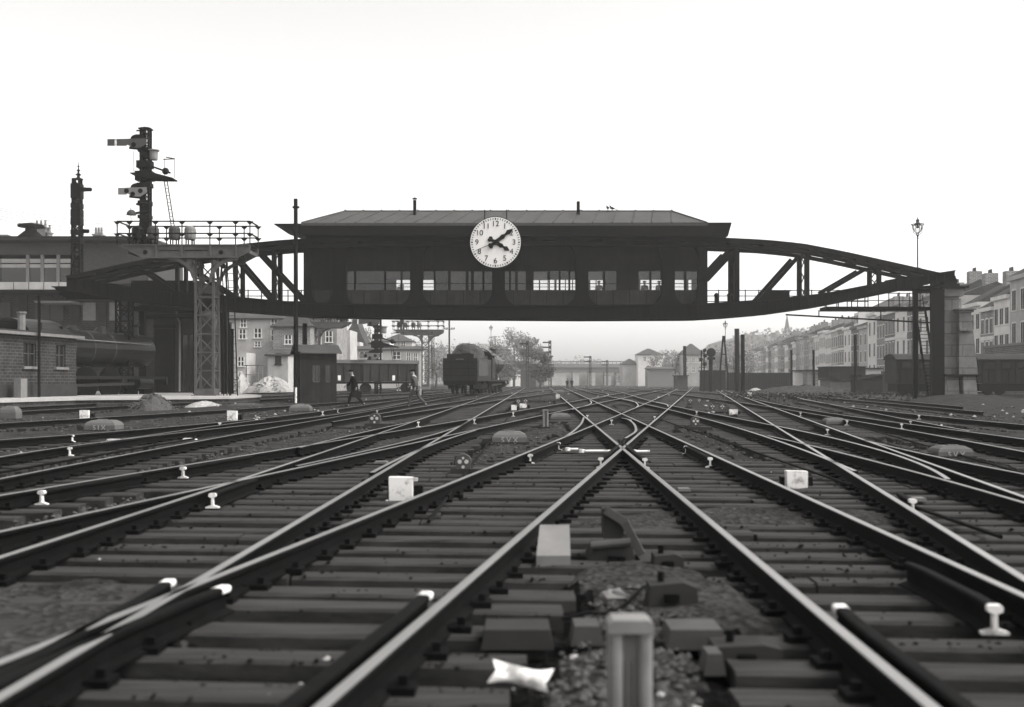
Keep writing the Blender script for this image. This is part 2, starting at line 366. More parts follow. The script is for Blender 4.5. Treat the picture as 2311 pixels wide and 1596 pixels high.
def rail_x(rid, Y): return float(np.interp(Y, PATH[rid][1], PATH[rid][0]))
PROF = [(-.067,0),(.067,0),(.067,.012),(.012,.03),(.009,.105),(.034,.115),(.0365,.122),(.0365,.140),(.030,.147),(.022,.150),(-.022,.150),
        (-.030,.147),(-.0365,.140),(-.0365,.122),(-.034,.115),(-.009,.105),(-.012,.03),(-.067,.012)]
def sweep(mb, pts, top='polish', z0=RZ-.15, endm='rust', taper=None):
    n = len(PROF); vs = []; fs = []; tops = []
    P = [Vector((x, y, 0)) for x, y in pts]
    for i, p in enumerate(P):
        d = (P[min(i+1, len(P)-1)]-P[max(i-1, 0)]).normalized(); sd = Vector((d.y, -d.x, 0))
        for u, w in PROF: vs.append(p + sd*u + Vector((0, 0, z0+w)))
    k0 = len(mb.v)
    for i in range(len(P)-1):
        for k in range(n):
            f = (i*n+k, (i+1)*n+k, (i+1)*n+(k+1) % n, i*n+(k+1) % n)
            (tops if 8 <= k <= 10 else fs).append(f)
    mb.add(vs, fs, 'rust')
    i = mb.mi(top); mb.f += [tuple(k0+j for j in f) for f in tops]; mb.m += [i]*len(tops)
    e = mb.mi(endm)
    mb.f += [tuple(k0+j for j in range(n)), tuple(k0+j for j in range(len(vs)-1, len(vs)-n-1, -1))]; mb.m += [e, e]

TRACKS = {
 'A': 'rail track through the near crossing, rising from bottom left to upper right',
 'B': 'rail track through the near crossing, rising from bottom right to upper left',
 'L': 'straight rail track left of the near crossing, with the widened frog at bottom left',
 'K': 'long curving rail track sweeping from the left edge over to the right background',
 'C': 'straight rail track at right running down to the lower right corner',
 'D': 'curved rail track at right joining the straight track by a pointed switch tongue',
 'E': 'short rail branching off beside the large domed box at right',
 'F': 'pair of dark rails passing behind the large domed box at right',
 'R': 'outer right rail track passing close to the earth mound at the stone pier',
 'T': 'outermost rail track at right, running up to the foot of the stone pier',
 'S': 'rail track behind the stone pier carrying the dark coaches',
 'G': 'dark rail track at left with flat white plates lying beside it',
 'M': 'rail track at left passing just in front of the gravel heap',
 'N': 'rail track at left between the platform edge and the gravel heap',
 'P': 'far left rail track in front of the pale rubble heaps',
 'Q': 'rail track beyond the curving track, heading past the locomotive',
 'V': 'rail track under the standing steam locomotive'}
TK = {}
for k, lab in TRACKS.items():
    rid = [r for r in PATH if PATH[r][2] == k][0]
    TK[k] = thing('railway_track', lab, 'track', (float(PATH[rid][0][0]), float(PATH[rid][1][0]), 0), 'tracks of the station throat')
DULL = {'T1','T2','G1','G2','E1','F1','F2','F3','F4','D3','S1','S2','H1','H2','G3','G4','G5','G6','K3','G3b'}
for rid, (xs, ys, tr) in PATH.items():
    mb = MB(); sweep(mb, list(zip(xs, ys)), 'dull_top' if rid in DULL else 'polish')
    mb.build('closure_rail' if rid in ('K3','K4','G0','D3','G3b') else 'rail', TK[tr])
def catmull(p, n=8):
    p = [Vector((a[0], a[1], 0)) for a in p]; q = [p[0]*2-p[1]] + p + [p[-1]*2-p[-2]]; out = []
    for i in range(1, len(q)-2):
        for k in range(n):
            t = k/n; a, b, c, d = q[i-1:i+3]
            out.append(.5*((2*b)+(c-a)*t+(2*a-5*b+4*c-d)*t*t+(3*b-3*c+d-a)*t**3))
    return out+[p[-1]]
for tr, pts in ELBOWS:
    g = [s2g(*p) for p in pts]
    mb = MB(); sweep(mb, [(v.x, v.y) for v in catmull(g)], 'polish'); mb.build('slip_rail', TK[tr])
# wing rails of the near frog, and the wide wing of the left frog
def offset_path(rid, Ya, Yb, off, n=14, flare=.02):
    ys = np.linspace(Ya, Yb, n); out = []
    for i, y in enumerate(ys):
        x = rail_x(rid, y); s = (rail_x(rid, y+.1)-rail_x(rid, y-.1))/.2
        f = flare*max(0, 1-min(i, n-1-i)/2.5)*(1 if off > 0 else -1)
        k = (off+f)/math.hypot(1, s); out.append((x+k, y-k*s))
    return out
CHK = [  # rail, near photo y, far photo y, offset (m), white near end, white far end
 ('A2',1366,1330,.12,1,1), ('B2',1376,1341,-.12,1,1), ('A1',1377,1320,-.13,1,0), ('B1',1378,1320,.13,1,0),
 ('A1',2350,1782,-.13,0,1), ('B1',2350,1816,.13,0,1), ('A2',2050,1757,.16,0,1), ('A3',2050,1742,-.15,0,1),
 ('B2',1822,1690,-.25,1,0), ('K1',1475,1425,.14,1,0), ('A4',1484,1440,.15,1,0), ('K1',1404,1370,.14,1,0),
 ('G3',1330,1304,.15,1,0), ('G3',1308,1290,.15,1,0), ('G2',1345,1318,.15,1,0), ('G3',1271,1262,.15,1,0), ('G3',1260,1252,.15,1,0),
 ('G3',1237,1230,.15,1,0), ('G3',1231,1225,.15,1,0), ('A4',1268,1256,.15,1,0), ('G1',1234,1226,.15,1,0), ('Q',0,0,0,0,0),
 ('K1',1260,1252,.15,1,0), ('K1',1240,1234,.14,1,0), ('D1',1237,1230,-.15,1,0), ('D1',1239,1231,.15,1,0), ('F1',1240,1233,-.15,1,0), ('F1',1264,1254,-.15,1,0),
 ('F3',1266,1257,-.15,1,0), ('F4',1248,1241,-.15,1,0), ('F2',1274,1264,-.15,1,0), ('C1',1500,1478,.15,1,0), ('C2',1290,1275,-.14,1,0),
 ('B2',1262,1250,-.13,1,0), ('A2',1262,1250,.13,1,0), ('B1',1248,1240,.13,1,0), ('A1',1252,1243,-.13,1,0)]
for rid, ya, yb, off, wn, wf in CHK:
    if rid == 'Q': continue
    Ya = max(2.3, 3330*1.15/(ya-1148)); Yb = 3330*1.15/(yb-1148)
    pts = offset_path(rid, Ya, Yb, off)
    mb = MB(); sweep(mb, pts, 'rust'); c = mb.build('check_rail', TK[PATH[rid][2]])
    for far_, w, (p, q) in ((0, wn, (pts[0], pts[1])), (1, wf, (pts[-1], pts[-2]))):
        if not w: continue
        d = (Vector((q[0], q[1], 0))-Vector((p[0], p[1], 0))).normalized(); a = Vector((p[0], p[1], 0))
        e = MB(); k = .09 if far_ and Yb < 9 else .04
        pr = [(u*1.04, v*1.02) for u, v in PROF]
        if far_ and Yb < 9: pr = [q for q in pr if q[1] > .108]
        vs = []
        for t in (-.008, k):
            o = a + d*t; sd = Vector((d.y, -d.x, 0))
            vs += [o+sd*u+Vector((0, 0, RZ-.15+v)) for u, v in pr]
        n = len(pr)
        e.add(vs, [tuple(range(n)), tuple(range(2*n-1, n-1, -1))]+[(i, i+n, (i+1) % n+n, (i+1) % n) for i in range(n)], 'white')
        e.build('painted_end', c)
# sleepers: rows square to the tracks, one timber per run of rails
TILT = math.tan(R(4.6))
SAMP = {r: (x, y+TILT*x) for r, (x, y, t) in PATH.items()}
rows = []; yr = 2.35
while yr < 74: rows.append(yr); yr += .565 + .012*math.sin(yr*3)
rn = random.Random(3); SL = {k: [] for k in TK}
TRACKBED = []
for yr in rows:
    xs = []
    for r, (x, yy) in SAMP.items():
        if yy[0] <= yr <= yy[-1]: xs.append((float(np.interp(yr, yy, x)), PATH[r][2]))
    xs.sort(); runs = []
    for x, t in xs:
        if abs(x) > .62*yr+3: continue
        if runs and x-runs[-1][-1][0] < 1.68: runs[-1].append((x, t))
        else: runs.append([(x, t)])
    for run in runs:
        a = run[0][0]-.52-rn.random()*.12; b = run[-1][0]+.52+rn.random()*.12
        TRACKBED.append((yr, a, b))
        cuts = [a]
        if b-a > 5.2:
            k = int((b-a)//3.6)
            for i in range(1, k+1): cuts.append(a+(b-a)*i/(k+1)+rn.uniform(-.5, .5))
        cuts.append(b)
        for i in range(len(cuts)-1):
            p, q = cuts[i]+(.01 if i else 0), cuts[i+1]-.01
            dz = rn.uniform(-.012, .012); dy = rn.uniform(-.05, .05); dr = rn.uniform(-.012, .012)
            w = rn.uniform(.22, .28); mid = (p+q)/2
            own = min(run, key=lambda t: abs(t[0]-mid))[1]
            SL[own].append((yr, p, q, dz, dy, dr, w, [x for x, t in run if p-.05 < x < q+.05]))
def sleeper(mb, s):
    yr, p, q, dz, dy, dr, w, rx = s
    zt = .028+dz; ch = .018
    c = [(-w/2, -.14), (w/2, -.14), (w/2, zt-ch), (w/2-ch, zt), (-w/2+ch, zt), (-w/2, zt-ch)]
    vs = []
    for x in (p, q):
        y0 = yr+dy-TILT*x+dr*(x-(p+q)/2)
        vs += [(x, y0+u, v) for u, v in c]
    mb.add(vs, [tuple(range(6)), tuple(range(11, 5, -1))]+[(i, i+6, (i+1) % 6+6, (i+1) % 6) for i in range(6)], 'timber')
    if yr < 26:
        for x in rx:
            y0 = yr+dy-TILT*x
            for sgn in (-1, 1):
                mb.box(x+sgn*.10-.055, y0-.07, zt-.005, x+sgn*.10+.055, y0+.07, zt+.035, 'rust')
                if yr < 14: mb.box(x+sgn*.10-.02, y0-.02, zt+.03, x+sgn*.10+.02, y0+.02, zt+.075, 'rust')
for k, lst in SL.items():
    lst.sort(key=lambda s: s[0])
    for s in lst[:100]:
        mb = MB(); sleeper(mb, s); mb.build('sleeper', TK[k])
    if lst[100:]:
        mb = MB()
        for s in lst[100:]: sleeper(mb, s)
        tag(mb.build('sleeper_bed', TK[k]), kind='stuff')

# ---------------------------------------------------------------- ground
bed = {}
for yr, a, b in TRACKBED: bed.setdefault(round(yr, 3), []).append((a, b))
bk = np.array(sorted(bed))
def in_bed(x, y):
    yy = y+TILT*x
    if yy < 2 or yy > 74: return 0
    i = int(np.argmin(np.abs(bk-yy)))
    d = min((max(a-x, x-b) for a, b in bed[bk[i]]), default=9)
    return 1 if d < -.05 else (0 if d > .35 else (.35-d)/.4)
from mathutils import noise as NZ
Ylist = [-60, -30, -15, -8, -4, -2, -.5, .8]
y = 1.6
while y < 60: Ylist.append(y); y *= 1.022
while y < 930: Ylist.append(y); y *= 1.08
NU = 250
gv = []; gf = []
PIER = (gx(2165, 72), 71.0)
for y in Ylist:
    W = 1.15*max(y, 0)+26
    for i in range(NU+1):
        u = 2*i/NU-1; x = math.copysign(abs(u)**1.8, u)*W
        z = .012
        if 1.5 < y < 75:
            ib = in_bed(x, y); cv = max(0, min(1, (NZ.noise((x*.55, y*.42, 9))-.31)/.16))
            z = .012-.085*ib*(1-cv)+.028*cv*ib
            z += .03*NZ.noise((x*1.7, y*1.7, 0))+.018*NZ.noise((x*6, y*6, 3))
            if y > 25: z += .1*NZ.noise((x*.35, y*.2, 5))*(1-in_bed(x, y))
        elif y >= 75: z = .02*NZ.noise((x*.3, y*.3, 0))
        dx, dy = (x-PIER[0])/4.5, (y-PIER[1]+1)/6.0
        z += .6*math.exp(-(dx*dx+dy*dy)*1.6)
        gv.append((x, y, z))
for j in range(len(Ylist)-1):
    for i in range(NU):
        k = j*(NU+1)+i; gf.append((k, k+1, k+NU+2, k+NU+1))
mb = MB(); fb = []; fo = []
for f in gf:
    cx0 = sum(gv[i][0] for i in f)/4; cy0 = sum(gv[i][1] for i in f)/4
    (fb if in_bed(cx0, cy0) > .5 and NZ.noise((cx0*.55, cy0*.42, 9)) < .41 else fo).append(f)
mb.add(gv, fo, 'ground'); i = mb.mi('bed'); mb.f += fb; mb.m += [i]*len(fb)
g = mb.build('ground', smooth=True); tag(g, kind='structure')
# loose ballast stones
mb = MB(); rn = random.Random(11)
def rock(mb, x, y, z, r, m):
    c = Vector((x, y, z)); vs = []
    for k in range(5):
        a = 2*math.pi*k/5+rn.random()*.7; vs.append(c+Vector((math.cos(a)*r*rn.uniform(.7, 1.2), math.sin(a)*r*rn.uniform(.7, 1.2), rn.uniform(-.2, .25)*r)))
    vs.append(c+Vector((rn.uniform(-.3, .3)*r, rn.uniform(-.3, .3)*r, r*rn.uniform(.5, .9)))); vs.append(c-Vector((0, 0, r*.5)))
    mb.add(vs, [(k, (k+1) % 5, 5) for k in range(5)]+[((k+1) % 5, k, 6) for k in range(5)], m)
for k in range(24000):
    y = 2.6*math.exp(rn.random()*2.9); x = rn.uniform(-.5, .5)*y*1.02
    b = in_bed(x, y); r = rn.uniform(.006, .030)*(1+y/35)
    yy = y+TILT*x; i = int(np.argmin(np.abs(bk-yy)))
    on = b > .5 and abs(bk[i]-yy) < .17
    if on and rn.random() > .35: continue
    rock(mb, x, y, (.02 if on or b <= .5 else -.066)+r*.1, r*(.6 if on else 1), 'pale_chip' if rn.random() < .006 else ('dark_chip' if b > .5 else 'stone_chip'))
tag(mb.build('ballast_stone'), 'loose grey ballast stones scattered between the sleepers and tracks', 'ballast', kind='stuff')
# ---------------------------------------------------------------- signal-box bridge
YB = 72.0; YR = 73.9                      # front and rear truss
bx = lambda x: gx(x, YB)
bz = lambda y: gz(y, YB)
BR = thing('signal_bridge', 'dark iron lens-shaped truss bridge spanning all the tracks and carrying the signal cabin', 'bridge', (bx(1140), YB, 0))
TOPC = [(150,622),(205,611),(300,590),(400,571),(520,553),(640,541),(720,537),(900,533),(1150,531),(1400,532),(1570,534),(1648,537),(1730,541),(1810,549),(1900,566),(2000,588),(2080,606),(2157,623)]
LOWB = [(150,655),(205,662),(300,680),(400,690),(490,697),(620,706),(680,711),(800,714),(1000,717),(1300,719),(1570,718),(1650,713),(1740,705),(1860,688),(2000,660),(2050,650),(2155,626)]
LOWT = [(150,626),(205,634),(300,650),(400,660),(490,667),(620,680),(680,684),(800,688),(1000,690),(1300,691),(1570,688),(1650,683),(1740,677),(1860,664),(2000,637),(2050,628),(2155,612)]
ip = lambda tab, x: float(np.interp(x, [a for a, b in tab], [b for a, b in tab]))
def chord(name, top, bot, y0, y1, xa, xb, n, m='steel'):
    mb = MB(); xs = np.linspace(xa, xb, n)
    for i in range(n-1):
        p = [(bx(xs[i]), bz(top(xs[i]))), (bx(xs[i+1]), bz(top(xs[i+1]))), (bx(xs[i+1]), bz(bot(xs[i+1]))), (bx(xs[i]), bz(bot(xs[i])))]
        mb.prism([(a, c) for a, c in p[::-1]], y0, y1, m)
    return mb
tt = lambda x: ip(TOPC, x)
for nm, y in (('front', YB), ('rear', YR)):
    # slotted upper chord: two flanges with batten plates
    mb = chord('upper_chord', tt, lambda x: tt(x)+11, y, y+.45, 150, 2157, 60)
    mb2 = chord('upper_chord', lambda x: tt(x)+14.5, lambda x: tt(x)+22, y, y+.45, 190, 2120, 60)
    mb.add(mb2.v, mb2.f, 'steel')
    x = 215
    while x < 2120:
        mb.prism([(bx(x), bz(tt(x)+22)), (bx(x+22), bz(tt(x+22)+22)), (bx(x+22), bz(tt(x+22)+8)), (bx(x), bz(tt(x)+8))], y+.03, y+.40, 'steel')
        x += 52
    mb.build('upper_chord', BR)
    mb = chord('lower_chord', lambda x: ip(LOWT, x), lambda x: ip(LOWB, x), y, y+.45, 150, 2155, 60, 'black')
    for x in range(170, 2150, 18):              # rivet stiffeners
        mb.bar((bx(x), y-.02, bz(ip(LOWB, x)-1)), (bx(x), y-.02, bz(ip(LOWT, x)+1)), .05, .05, 'black')
    for k in range(2):
        mm = chord('x', lambda x: ip(LOWT, x)-2+k*(ip(LOWB, x)-ip(LOWT, x)+1), lambda x: ip(LOWT, x)+1+k*(ip(LOWB, x)-ip(LOWT, x)+1), y-.12, y+.57, 150, 2155, 60, 'black')
        mb.add(mm.v, mm.f, 'black')
    mb.build('lower_chord', BR)
    # posts
    for x, w in ((1664, 11), (1823, 9), (1986, 8), (617, 9), (530, 8), (398, 7), (2075, 7)):
        za, zb = bz(ip(LOWT, x)+4), bz(tt(x)+16); mb = MB(); h = w/2/34.72
        mb.box(bx(x)-h, y+.04, za, bx(x)+h, y+.42, zb, 'steel')
        mb.build('post', BR)
        if nm == 'front' and x not in (398, 2075):      # sway bracing between the two trusses
            mb = MB(); n = max(2, int((zb-za)/.8)); p = bx(x)
            for i in range(n):
                a, b = za+(zb-za)*i/n, za+(zb-za)*(i+1)/n
                mb.bar((p, YB+.42, a), (p, YR+.03, b), .05, .05, 'steel'); mb.bar((p+.06, YR+.03, a), (p+.06, YB+.42, b), .05, .05, 'steel')
            mb.build('sway_bracing', BR)
    for xa, ya, xb, yb, w in ((1590,632,1650,568,.5), (1712,681,1804,578,.2), (1868,657,1956,606,.18), (2000,637,2065,625,.14),
                              (692,690,572,560,.2), (612,680,535,590,.18), (520,668,402,592,.17), (392,660,310,604,.15)):
        mb = MB()
        if w == .5:
            for o in (-.17, .17): mb.bar((bx(xa)+o, y+.2, bz(ya)), (bx(xb)+o, y+.2, bz(yb)), .14, .3, 'steel')
        else: mb.bar((bx(xa), y+.22, bz(ya)), (bx(xb), y+.22, bz(yb)), w, .25, 'steel')
        mb.build('diagonal', BR)
# floor and cross girders
mb = MB(); mb.box(bx(480), YB+.46, bz(694), bx(1800), YR-.01, bz(689), 'black')
for x in range(330, 2100, 62):
    zt = bz(ip(LOWT, x)+14); mb.bar((bx(x), YB+.4, zt), (bx(x), YR+.05, zt), .2, .3, 'black')
mb.build('deck', BR)
mb = MB()
for x in range(230, 2140, 75):
    zt = bz(tt(x)+8)
    if 640 < x < 1640: continue
    mb.bar((bx(x), YB+.3, zt), (bx(min(x+75, 2150)), YR+.1, bz(tt(min(x+75, 2150))+8)), .1, .1, 'steel')
    mb.bar((bx(x), YB+.3, zt), (bx(x), YR+.1, zt), .14, .14, 'steel')
mb.build('wind_bracing', BR)
# parapet along the open bays
for xa, xb in ((1592, 1960), (500, 690)):
    mb = MB(); yy = YR+.6
    for h in (.25, .62, 1.0): mb.bar((gx(xa, yy), yy, bz(690)+h+.2), (gx(xb, yy), yy, bz(690)+h+.2), .05, .05, 'black')
    x = xa
    while x <= xb: mb.bar((gx(x, yy), yy, bz(690)), (gx(x, yy), yy, bz(690)+1.25), .06, .06, 'black'); x += 30
    mb.build('parapet', BR)
mb = MB(); mb.box(bx(1731), YB+.9, bz(684), bx(1790), YB+1.6, bz(655), 'black'); mb.box(bx(1728), YB+.85, bz(655), bx(1793), YB+1.65, bz(653), 'steel'); mb.build('cable_cabinet', BR)
for x in (1617, 1646):
    mb = MB(); mb.tube([(gx(x, 73.5), 73.5, bz(690)), (gx(x, 73.5), 73.5, bz(664))], .14, 8, 'black'); mb.lathe((gx(x, 73.5), 73.5, bz(664)), [(.17, 0), (.17, .08), (.06, .2)], 8, 'black'); mb.build('relay_post', BR)
# knuckle bearing at the right end
mb = MB()
for y in (YB+.1, YR+.1):
    mb.lathe((bx(2146), y+.2, bz(636)), [(.45, -.25), (.45, .25)], 12, 'black', axis='y')
    mb.box(bx(2128), y-.1, bz(648), bx(2166), y+.5, bz(640), 'black')
mb.build('bearing', BR)

# cabin -------------------------------------------------------
YC = 72.7; YD = 77.2
CB = thing('signal_cabin', 'long dark timber signal cabin with hipped zinc roof, built on the bridge behind the clock', 'signal cabin', (gx(1140, YC), YC, bz(690)))
cx_ = lambda x: gx(x, YC)
zc = lambda y: gz(y, YC)
xl, xr = cx_(690), cx_(1590); zf, ze = zc(690), zc(512)
wz0, wz1 = zc(655), zc(612)
mb = MB()
mb.box(xl, YC, wz1, xr, YC+.16, ze, 'boards')
mb.build('upper_wall', CB)
mb = MB(); mb.box(xl, YC, zf, xr, YC+.16, wz0, 'boards2')
for k in range(24):
    x = xl+(xr-xl)*(k+.5)/24; mb.box(x-.03, YC-.025, zf+.05, x+.03, YC, wz0-.03, 'boards')
mb.build('lower_wall', CB)
mb = MB(); mb.box(xl, YC+.16, zf, xl+.16, YD-.16, ze, 'boards'); mb.box(xr-.16, YC+.16, zf, xr, YD-.16, ze, 'boards'); mb.build('end_wall', CB)
# rear wall with window openings
zr0, zr1 = gz(655, YD), gz(632, YD)
opens = [(895,932),(945,982),(1203,1216),(1219,1236),(1238,1251),(1256,1262),(1262,1275),(1277,1291),(1293,1306),(1332,1344),(1346,1362),(1382,1390),(1445,1466),(1470,1498),(1522,1545),(1553,1578)]
mb = MB(); mb.box(xl, YD-.16, zf, xr, YD, zr0, 'boards'); mb.box(xl, YD-.16, zr1, xr, YD, ze, 'boards'); mb.build('rear_wall', CB)
xs = [xl]+[q for a, b in opens for q in (gx(a, YD), gx(b, YD))]+[xr]
mb = MB()
for i in range(0, len(xs), 2):
    if xs[i+1] > xs[i]: mb.box(xs[i], YD-.15, zr0, xs[i+1], YD-.01, zr1, 'boards')
mb.build('rear_mullion', CB)
for a, b in opens:
    mb = MB(); mb.box(gx(a, YD), YD-.1, zr0, gx(b, YD), YD-.09, zr1, 'glass'); mb.box(gx(a, YD), YD-.11, (zr0*.7+zr1*.3)-.02, gx(b, YD), YD-.08, (zr0*.7+zr1*.3)+.02, 'boards')
    mb.build('rear_window', CB)
# front windows: panes between mullions, pale blinds hanging in some of them
wins = [(765,800,1),(802,868,0),(870,905,2),(907,931,2),(946,980,2),(982,1012,0),(1016,1052,1),(1056,1064,1),(1068,1090,1),(1092,1112,1),
        (1134,1150,1),(1152,1164,1),(1167,1188,1),(1203,1237,3),(1240,1262,0),(1264,1284,0),(1286,1305,2),(1324,1362,3),(1364,1392,0),(1440,1467,2),(1469,1497,2),(1520,1545,2),(1548,1576,2)]
for a, b, kind in wins:
    x0, x1 = cx_(a), cx_(b); z0 = wz0; z1 = wz1
    mb = MB(); mb.box(x0, YC+.05, z0, x1, YC+.06, z1, 'glass')
    for x in (x0, x1): mb.box(x-.035, YC+.01, z0, x+.035, YC+.13, z1, 'boards')
    mb.box(x0+.035, YC+.02, z0+.42, x1-.035, YC+.12, z0+.46, 'boards')
    w = mb.build('front_window', CB)
    if kind == 1:
        mb = MB(); mb.box(x0+.05, YC+.35, z0+.02, x1-.05, YC+.38, z1-.03, 'grey'); mb.build('blind', w)
    if kind == 3:
        mb = MB(); mb.box(x0+.05, YC+.30, z0+.68, x1-.05, YC+.33, z1-.03, 'lightgrey'); mb.build('blind', w)
    if kind == 2:
        mb = MB(); mb.box(x0+.05, YC+.30, z0+.78, x1-.05, YC+.33, z1-.03, 'grey'); mb.build('blind', w)
# solid strips where the window band is boarded
ed = [xl]+[q for a, b, k in wins for q in (cx_(a), cx_(b))]+[xr]
for i in range(0, len(ed), 2):
    if ed[i+1]-ed[i] > .09:
        mb = MB(); mb.box(ed[i]+.036, YC+.01, wz0, ed[i+1]-.036, YC+.15, wz1, 'boards'); mb.build('boarded_bay', CB)
mb = MB(); mb.box(xl+.17, YC+.17, zf+.02, xr-.17, YD-.17, zf+.12, 'boards'); mb.build('floor', CB)
mb = MB(); mb.box(xl+.17, YC+.17, ze-.25, xr-.17, YD-.17, ze-.15, 'lightgrey'); mb.build('ceiling', CB)
mb = MB()
for a, b in ((802, 868), (985, 1012), (1366, 1440)):
    mb.box(gx(a, 75), 74.8, zf+.13, gx(b, 75), 75.2, zf+2.5, 'boards')
mb.build('cupboard', CB)
mb = MB(); mb.box(gx(880, 74.6), 74.4, zf+.8, gx(1560, 74.6), 74.9, zf+.95, 'boards')
for k in range(40):
    x = gx(1010+k*4.6, 74.6); mb.bar((x, 74.65, zf+.95), (x+.03, 74.5, zf+1.65), .03, .03, 'grey')
mb.build('lever_frame', CB)
# flared columns of the truss bays in front of the cabin
YF = YB+.30
zb0, zt0 = bz(690), bz(545)
for x in (690, 763, 939, 1125, 1314, 1510, 1590):
    c = bx(x); w = .42 if 700 < x < 1580 else .3; r = 1.0; pr = []
    def arc(cx0, cz0, a0, a1): return [(cx0+r*math.cos(R(t)), cz0+r*math.sin(R(t))) for t in np.linspace(a0, a1, 7)]
    pr += arc(c+w+r, zb0+r, 270, 180)[0:]
    pr += arc(c+w+r, zt0-r, 180, 90)
    pr += arc(c-w-r, zt0-r, 90, 0)
    pr += arc(c-w-r, zb0+r, 0, -90)
    if x == 690: pr = [(c-.2, zb0)]+arc(c+w+r, zb0+r, 270, 180)+arc(c+w+r, zt0-r, 180, 90)+[(c-.2, zt0)]
    if x == 1590: pr = [(c+.25, zt0)]+arc(c-w-r, zt0-r, 90, 0)+arc(c-w-r, zb0+r, 0, -90)+[(c+.25, zb0)]
    mb = MB(); mb.prism(pr[::-1], YF, YF+.35, 'black'); mb.build('flared_column', BR)
# cornice hood with sloping soffit
mb = MB(); zt, zs = bz(507), bz(533)
mb.prism([(bx(622), bz(509)), (bx(690), zs), (bx(1640), bz(535)), (bx(1648), bz(506)), (bx(1648), bz(504.5)), (bx(622), bz(507))], YB-.45, YC-.005, 'black')
mb.prism([(gx(622, YC), gz(509, YC)), (xl-.005, zc(533)), (xl-.005, ze+.1), (gx(622, YC), ze+.12)], YC, YD, 'black')
mb.prism([(xr+.005, zc(535)), (gx(1640, YC), zc(535)), (gx(1648, YC), zc(506)), (xr+.005, zc(506))], YC, YD, 'black')
mb.build('cornice', CB)
# hipped zinc roof with standing seams
e0, e1, yf, yb = bx(683), bx(1594), YB-.35, YD+.5
r0, r1, yr_ = gx(779, 74.9), gx(1516, 74.9), 74.9
zr = gz(477, yr_); zE = gz(503, yf)
mb = MB()
vs = [(e0,yf,zE),(e1,yf,zE),(e1,yb,zE),(e0,yb,zE),(r0,yr_,zr),(r1,yr_,zr),(e0,yf,zE-.1),(e1,yf,zE-.1),(e1,yb,zE-.1),(e0,yb,zE-.1)]
mb.add(vs, [(0,1,5,4),(1,2,5),(2,3,4,5),(3,0,4),(9,8,7,6),(0,6,7,1),(1,7,8,2),(2,8,9,3),(3,9,6,0)], 'zinc')
RF = mb.build('roof', CB)
mb = MB()
for k in range(19):
    t = k/18; xb_ = r0+(r1-r0)*t; xa_ = e0+.9+(e1-e0-3.2)*t
    mb.bar((xa_, yf, zE+.03), (xb_, yr_, zr+.03), .05, .07, 'zinc'); mb.box(xb_-.05, yr_-.05, zr, xb_+.05, yr_+.05, zr+.11, 'grey')
mb.bar((r0, yr_, zr+.03), (r1, yr_, zr+.03), .09, .06, 'grey')
for a, b in (((e0, yf, zE+.03), (r0, yr_, zr+.03)), ((e1, yf, zE+.03), (r1, yr_, zr+.03))): mb.bar(a, b, .09, .07, 'grey')
mb.build('seam', RF)
mb = MB(); mb.box(e0-.03, yf-.12, zE-.20, e1+.03, yf-.01, zE-.04, 'grey'); mb.build('gutter', RF)
for x, top, cap in ((936, 452, 1), (1305, 455, 0)):
    mb = MB(); a = gx(x, 73.9); mb.tube([(a, 73.9, gz(492, 73.9)), (a, 73.9, gz(top, 73.9))], .11, 10, 'black')
    mb.lathe((a, 73.9, gz(492, 73.9)-.15), [(.2, 0), (.2, .2), (.12, .3)], 10, 'grey')
    if cap: mb.lathe((a, 73.9, gz(top, 73.9)+.06), [(.17, 0), (.17, .05), (.03, .12)], 10, 'black')
    mb.build('stovepipe', RF)
# clock --------------------------------------------------------
ccx, ccz, rr = bx(1118.5), bz(549.5), 56.5/34.72
yk = YB-.55
CK = thing('station_clock', 'big round white clock with black numerals mounted on the cabin front', 'clock', (ccx, yk, ccz))
mb = MB(); mb.lathe((ccx, yk, ccz), [(rr, .02), (rr+.05, .05), (rr+.05, .45), (rr-.2, .5)], 64, 'black', axis='y'); mb.build('case', CK)
mb = MB(); mb.lathe((ccx, yk, ccz), [(rr, 0), (rr, .06)], 64, 'enamel', axis='y'); FC = mb.build('dial', CK)
mb = MB()
for k in range(60):
    a = 2*math.pi*k/60; big = k % 5 == 0; r0_, r1_ = rr-.17, rr-.05; sx, cs = math.sin(a), math.cos(a)
    mb.bar((ccx+sx*r0_, yk-.008, ccz+cs*r0_), (ccx+sx*r1_, yk-.008, ccz+cs*r1_), .085 if big else .045, .01, 'black', up=(0, -1, 0))
mb.build('minute_mark', FC)
for h in range(1, 13):
    a = 2*math.pi*h/12; q = rr-.43
    text_mesh(str(h), .50, 'black', (ccx+math.sin(a)*q, yk-.012, ccz+math.cos(a)*q), 'numeral', FC, depth=.006)
def hand(ang, ln, wd, tail, y, nm, spear=True):
    a = R(ang); dx, dz = math.sin(a), math.cos(a)
    P = lambda t, s: (ccx+dx*t+dz*s, ccz+dz*t-dx*s)
    if spear: pr = [P(-tail, .13), P(-tail*.75, .20), P(-tail*.45, .09), P(-.05, .13), (P(ln*.25, wd*.75)), P(ln*.42, wd), P(ln*.55, wd*.45), P(ln*.62, wd*.55), P(ln*.74, wd*1.1), P(ln*.9, wd*.5), P(ln, .012)]
    else: pr = [P(-tail, wd), P(ln, wd*.6)]
    pr = pr + [ (2*(ccx+dx*((p[0]-ccx)*dx+(p[1]-ccz)*dz))-p[0], 2*(ccz+dz*((p[0]-ccx)*dx+(p[1]-ccz)*dz))-p[1]) for p in pr[::-1]]
    mb = MB(); mb.prism(pr, y, y-.02, 'black'); mb.build(nm, CK)
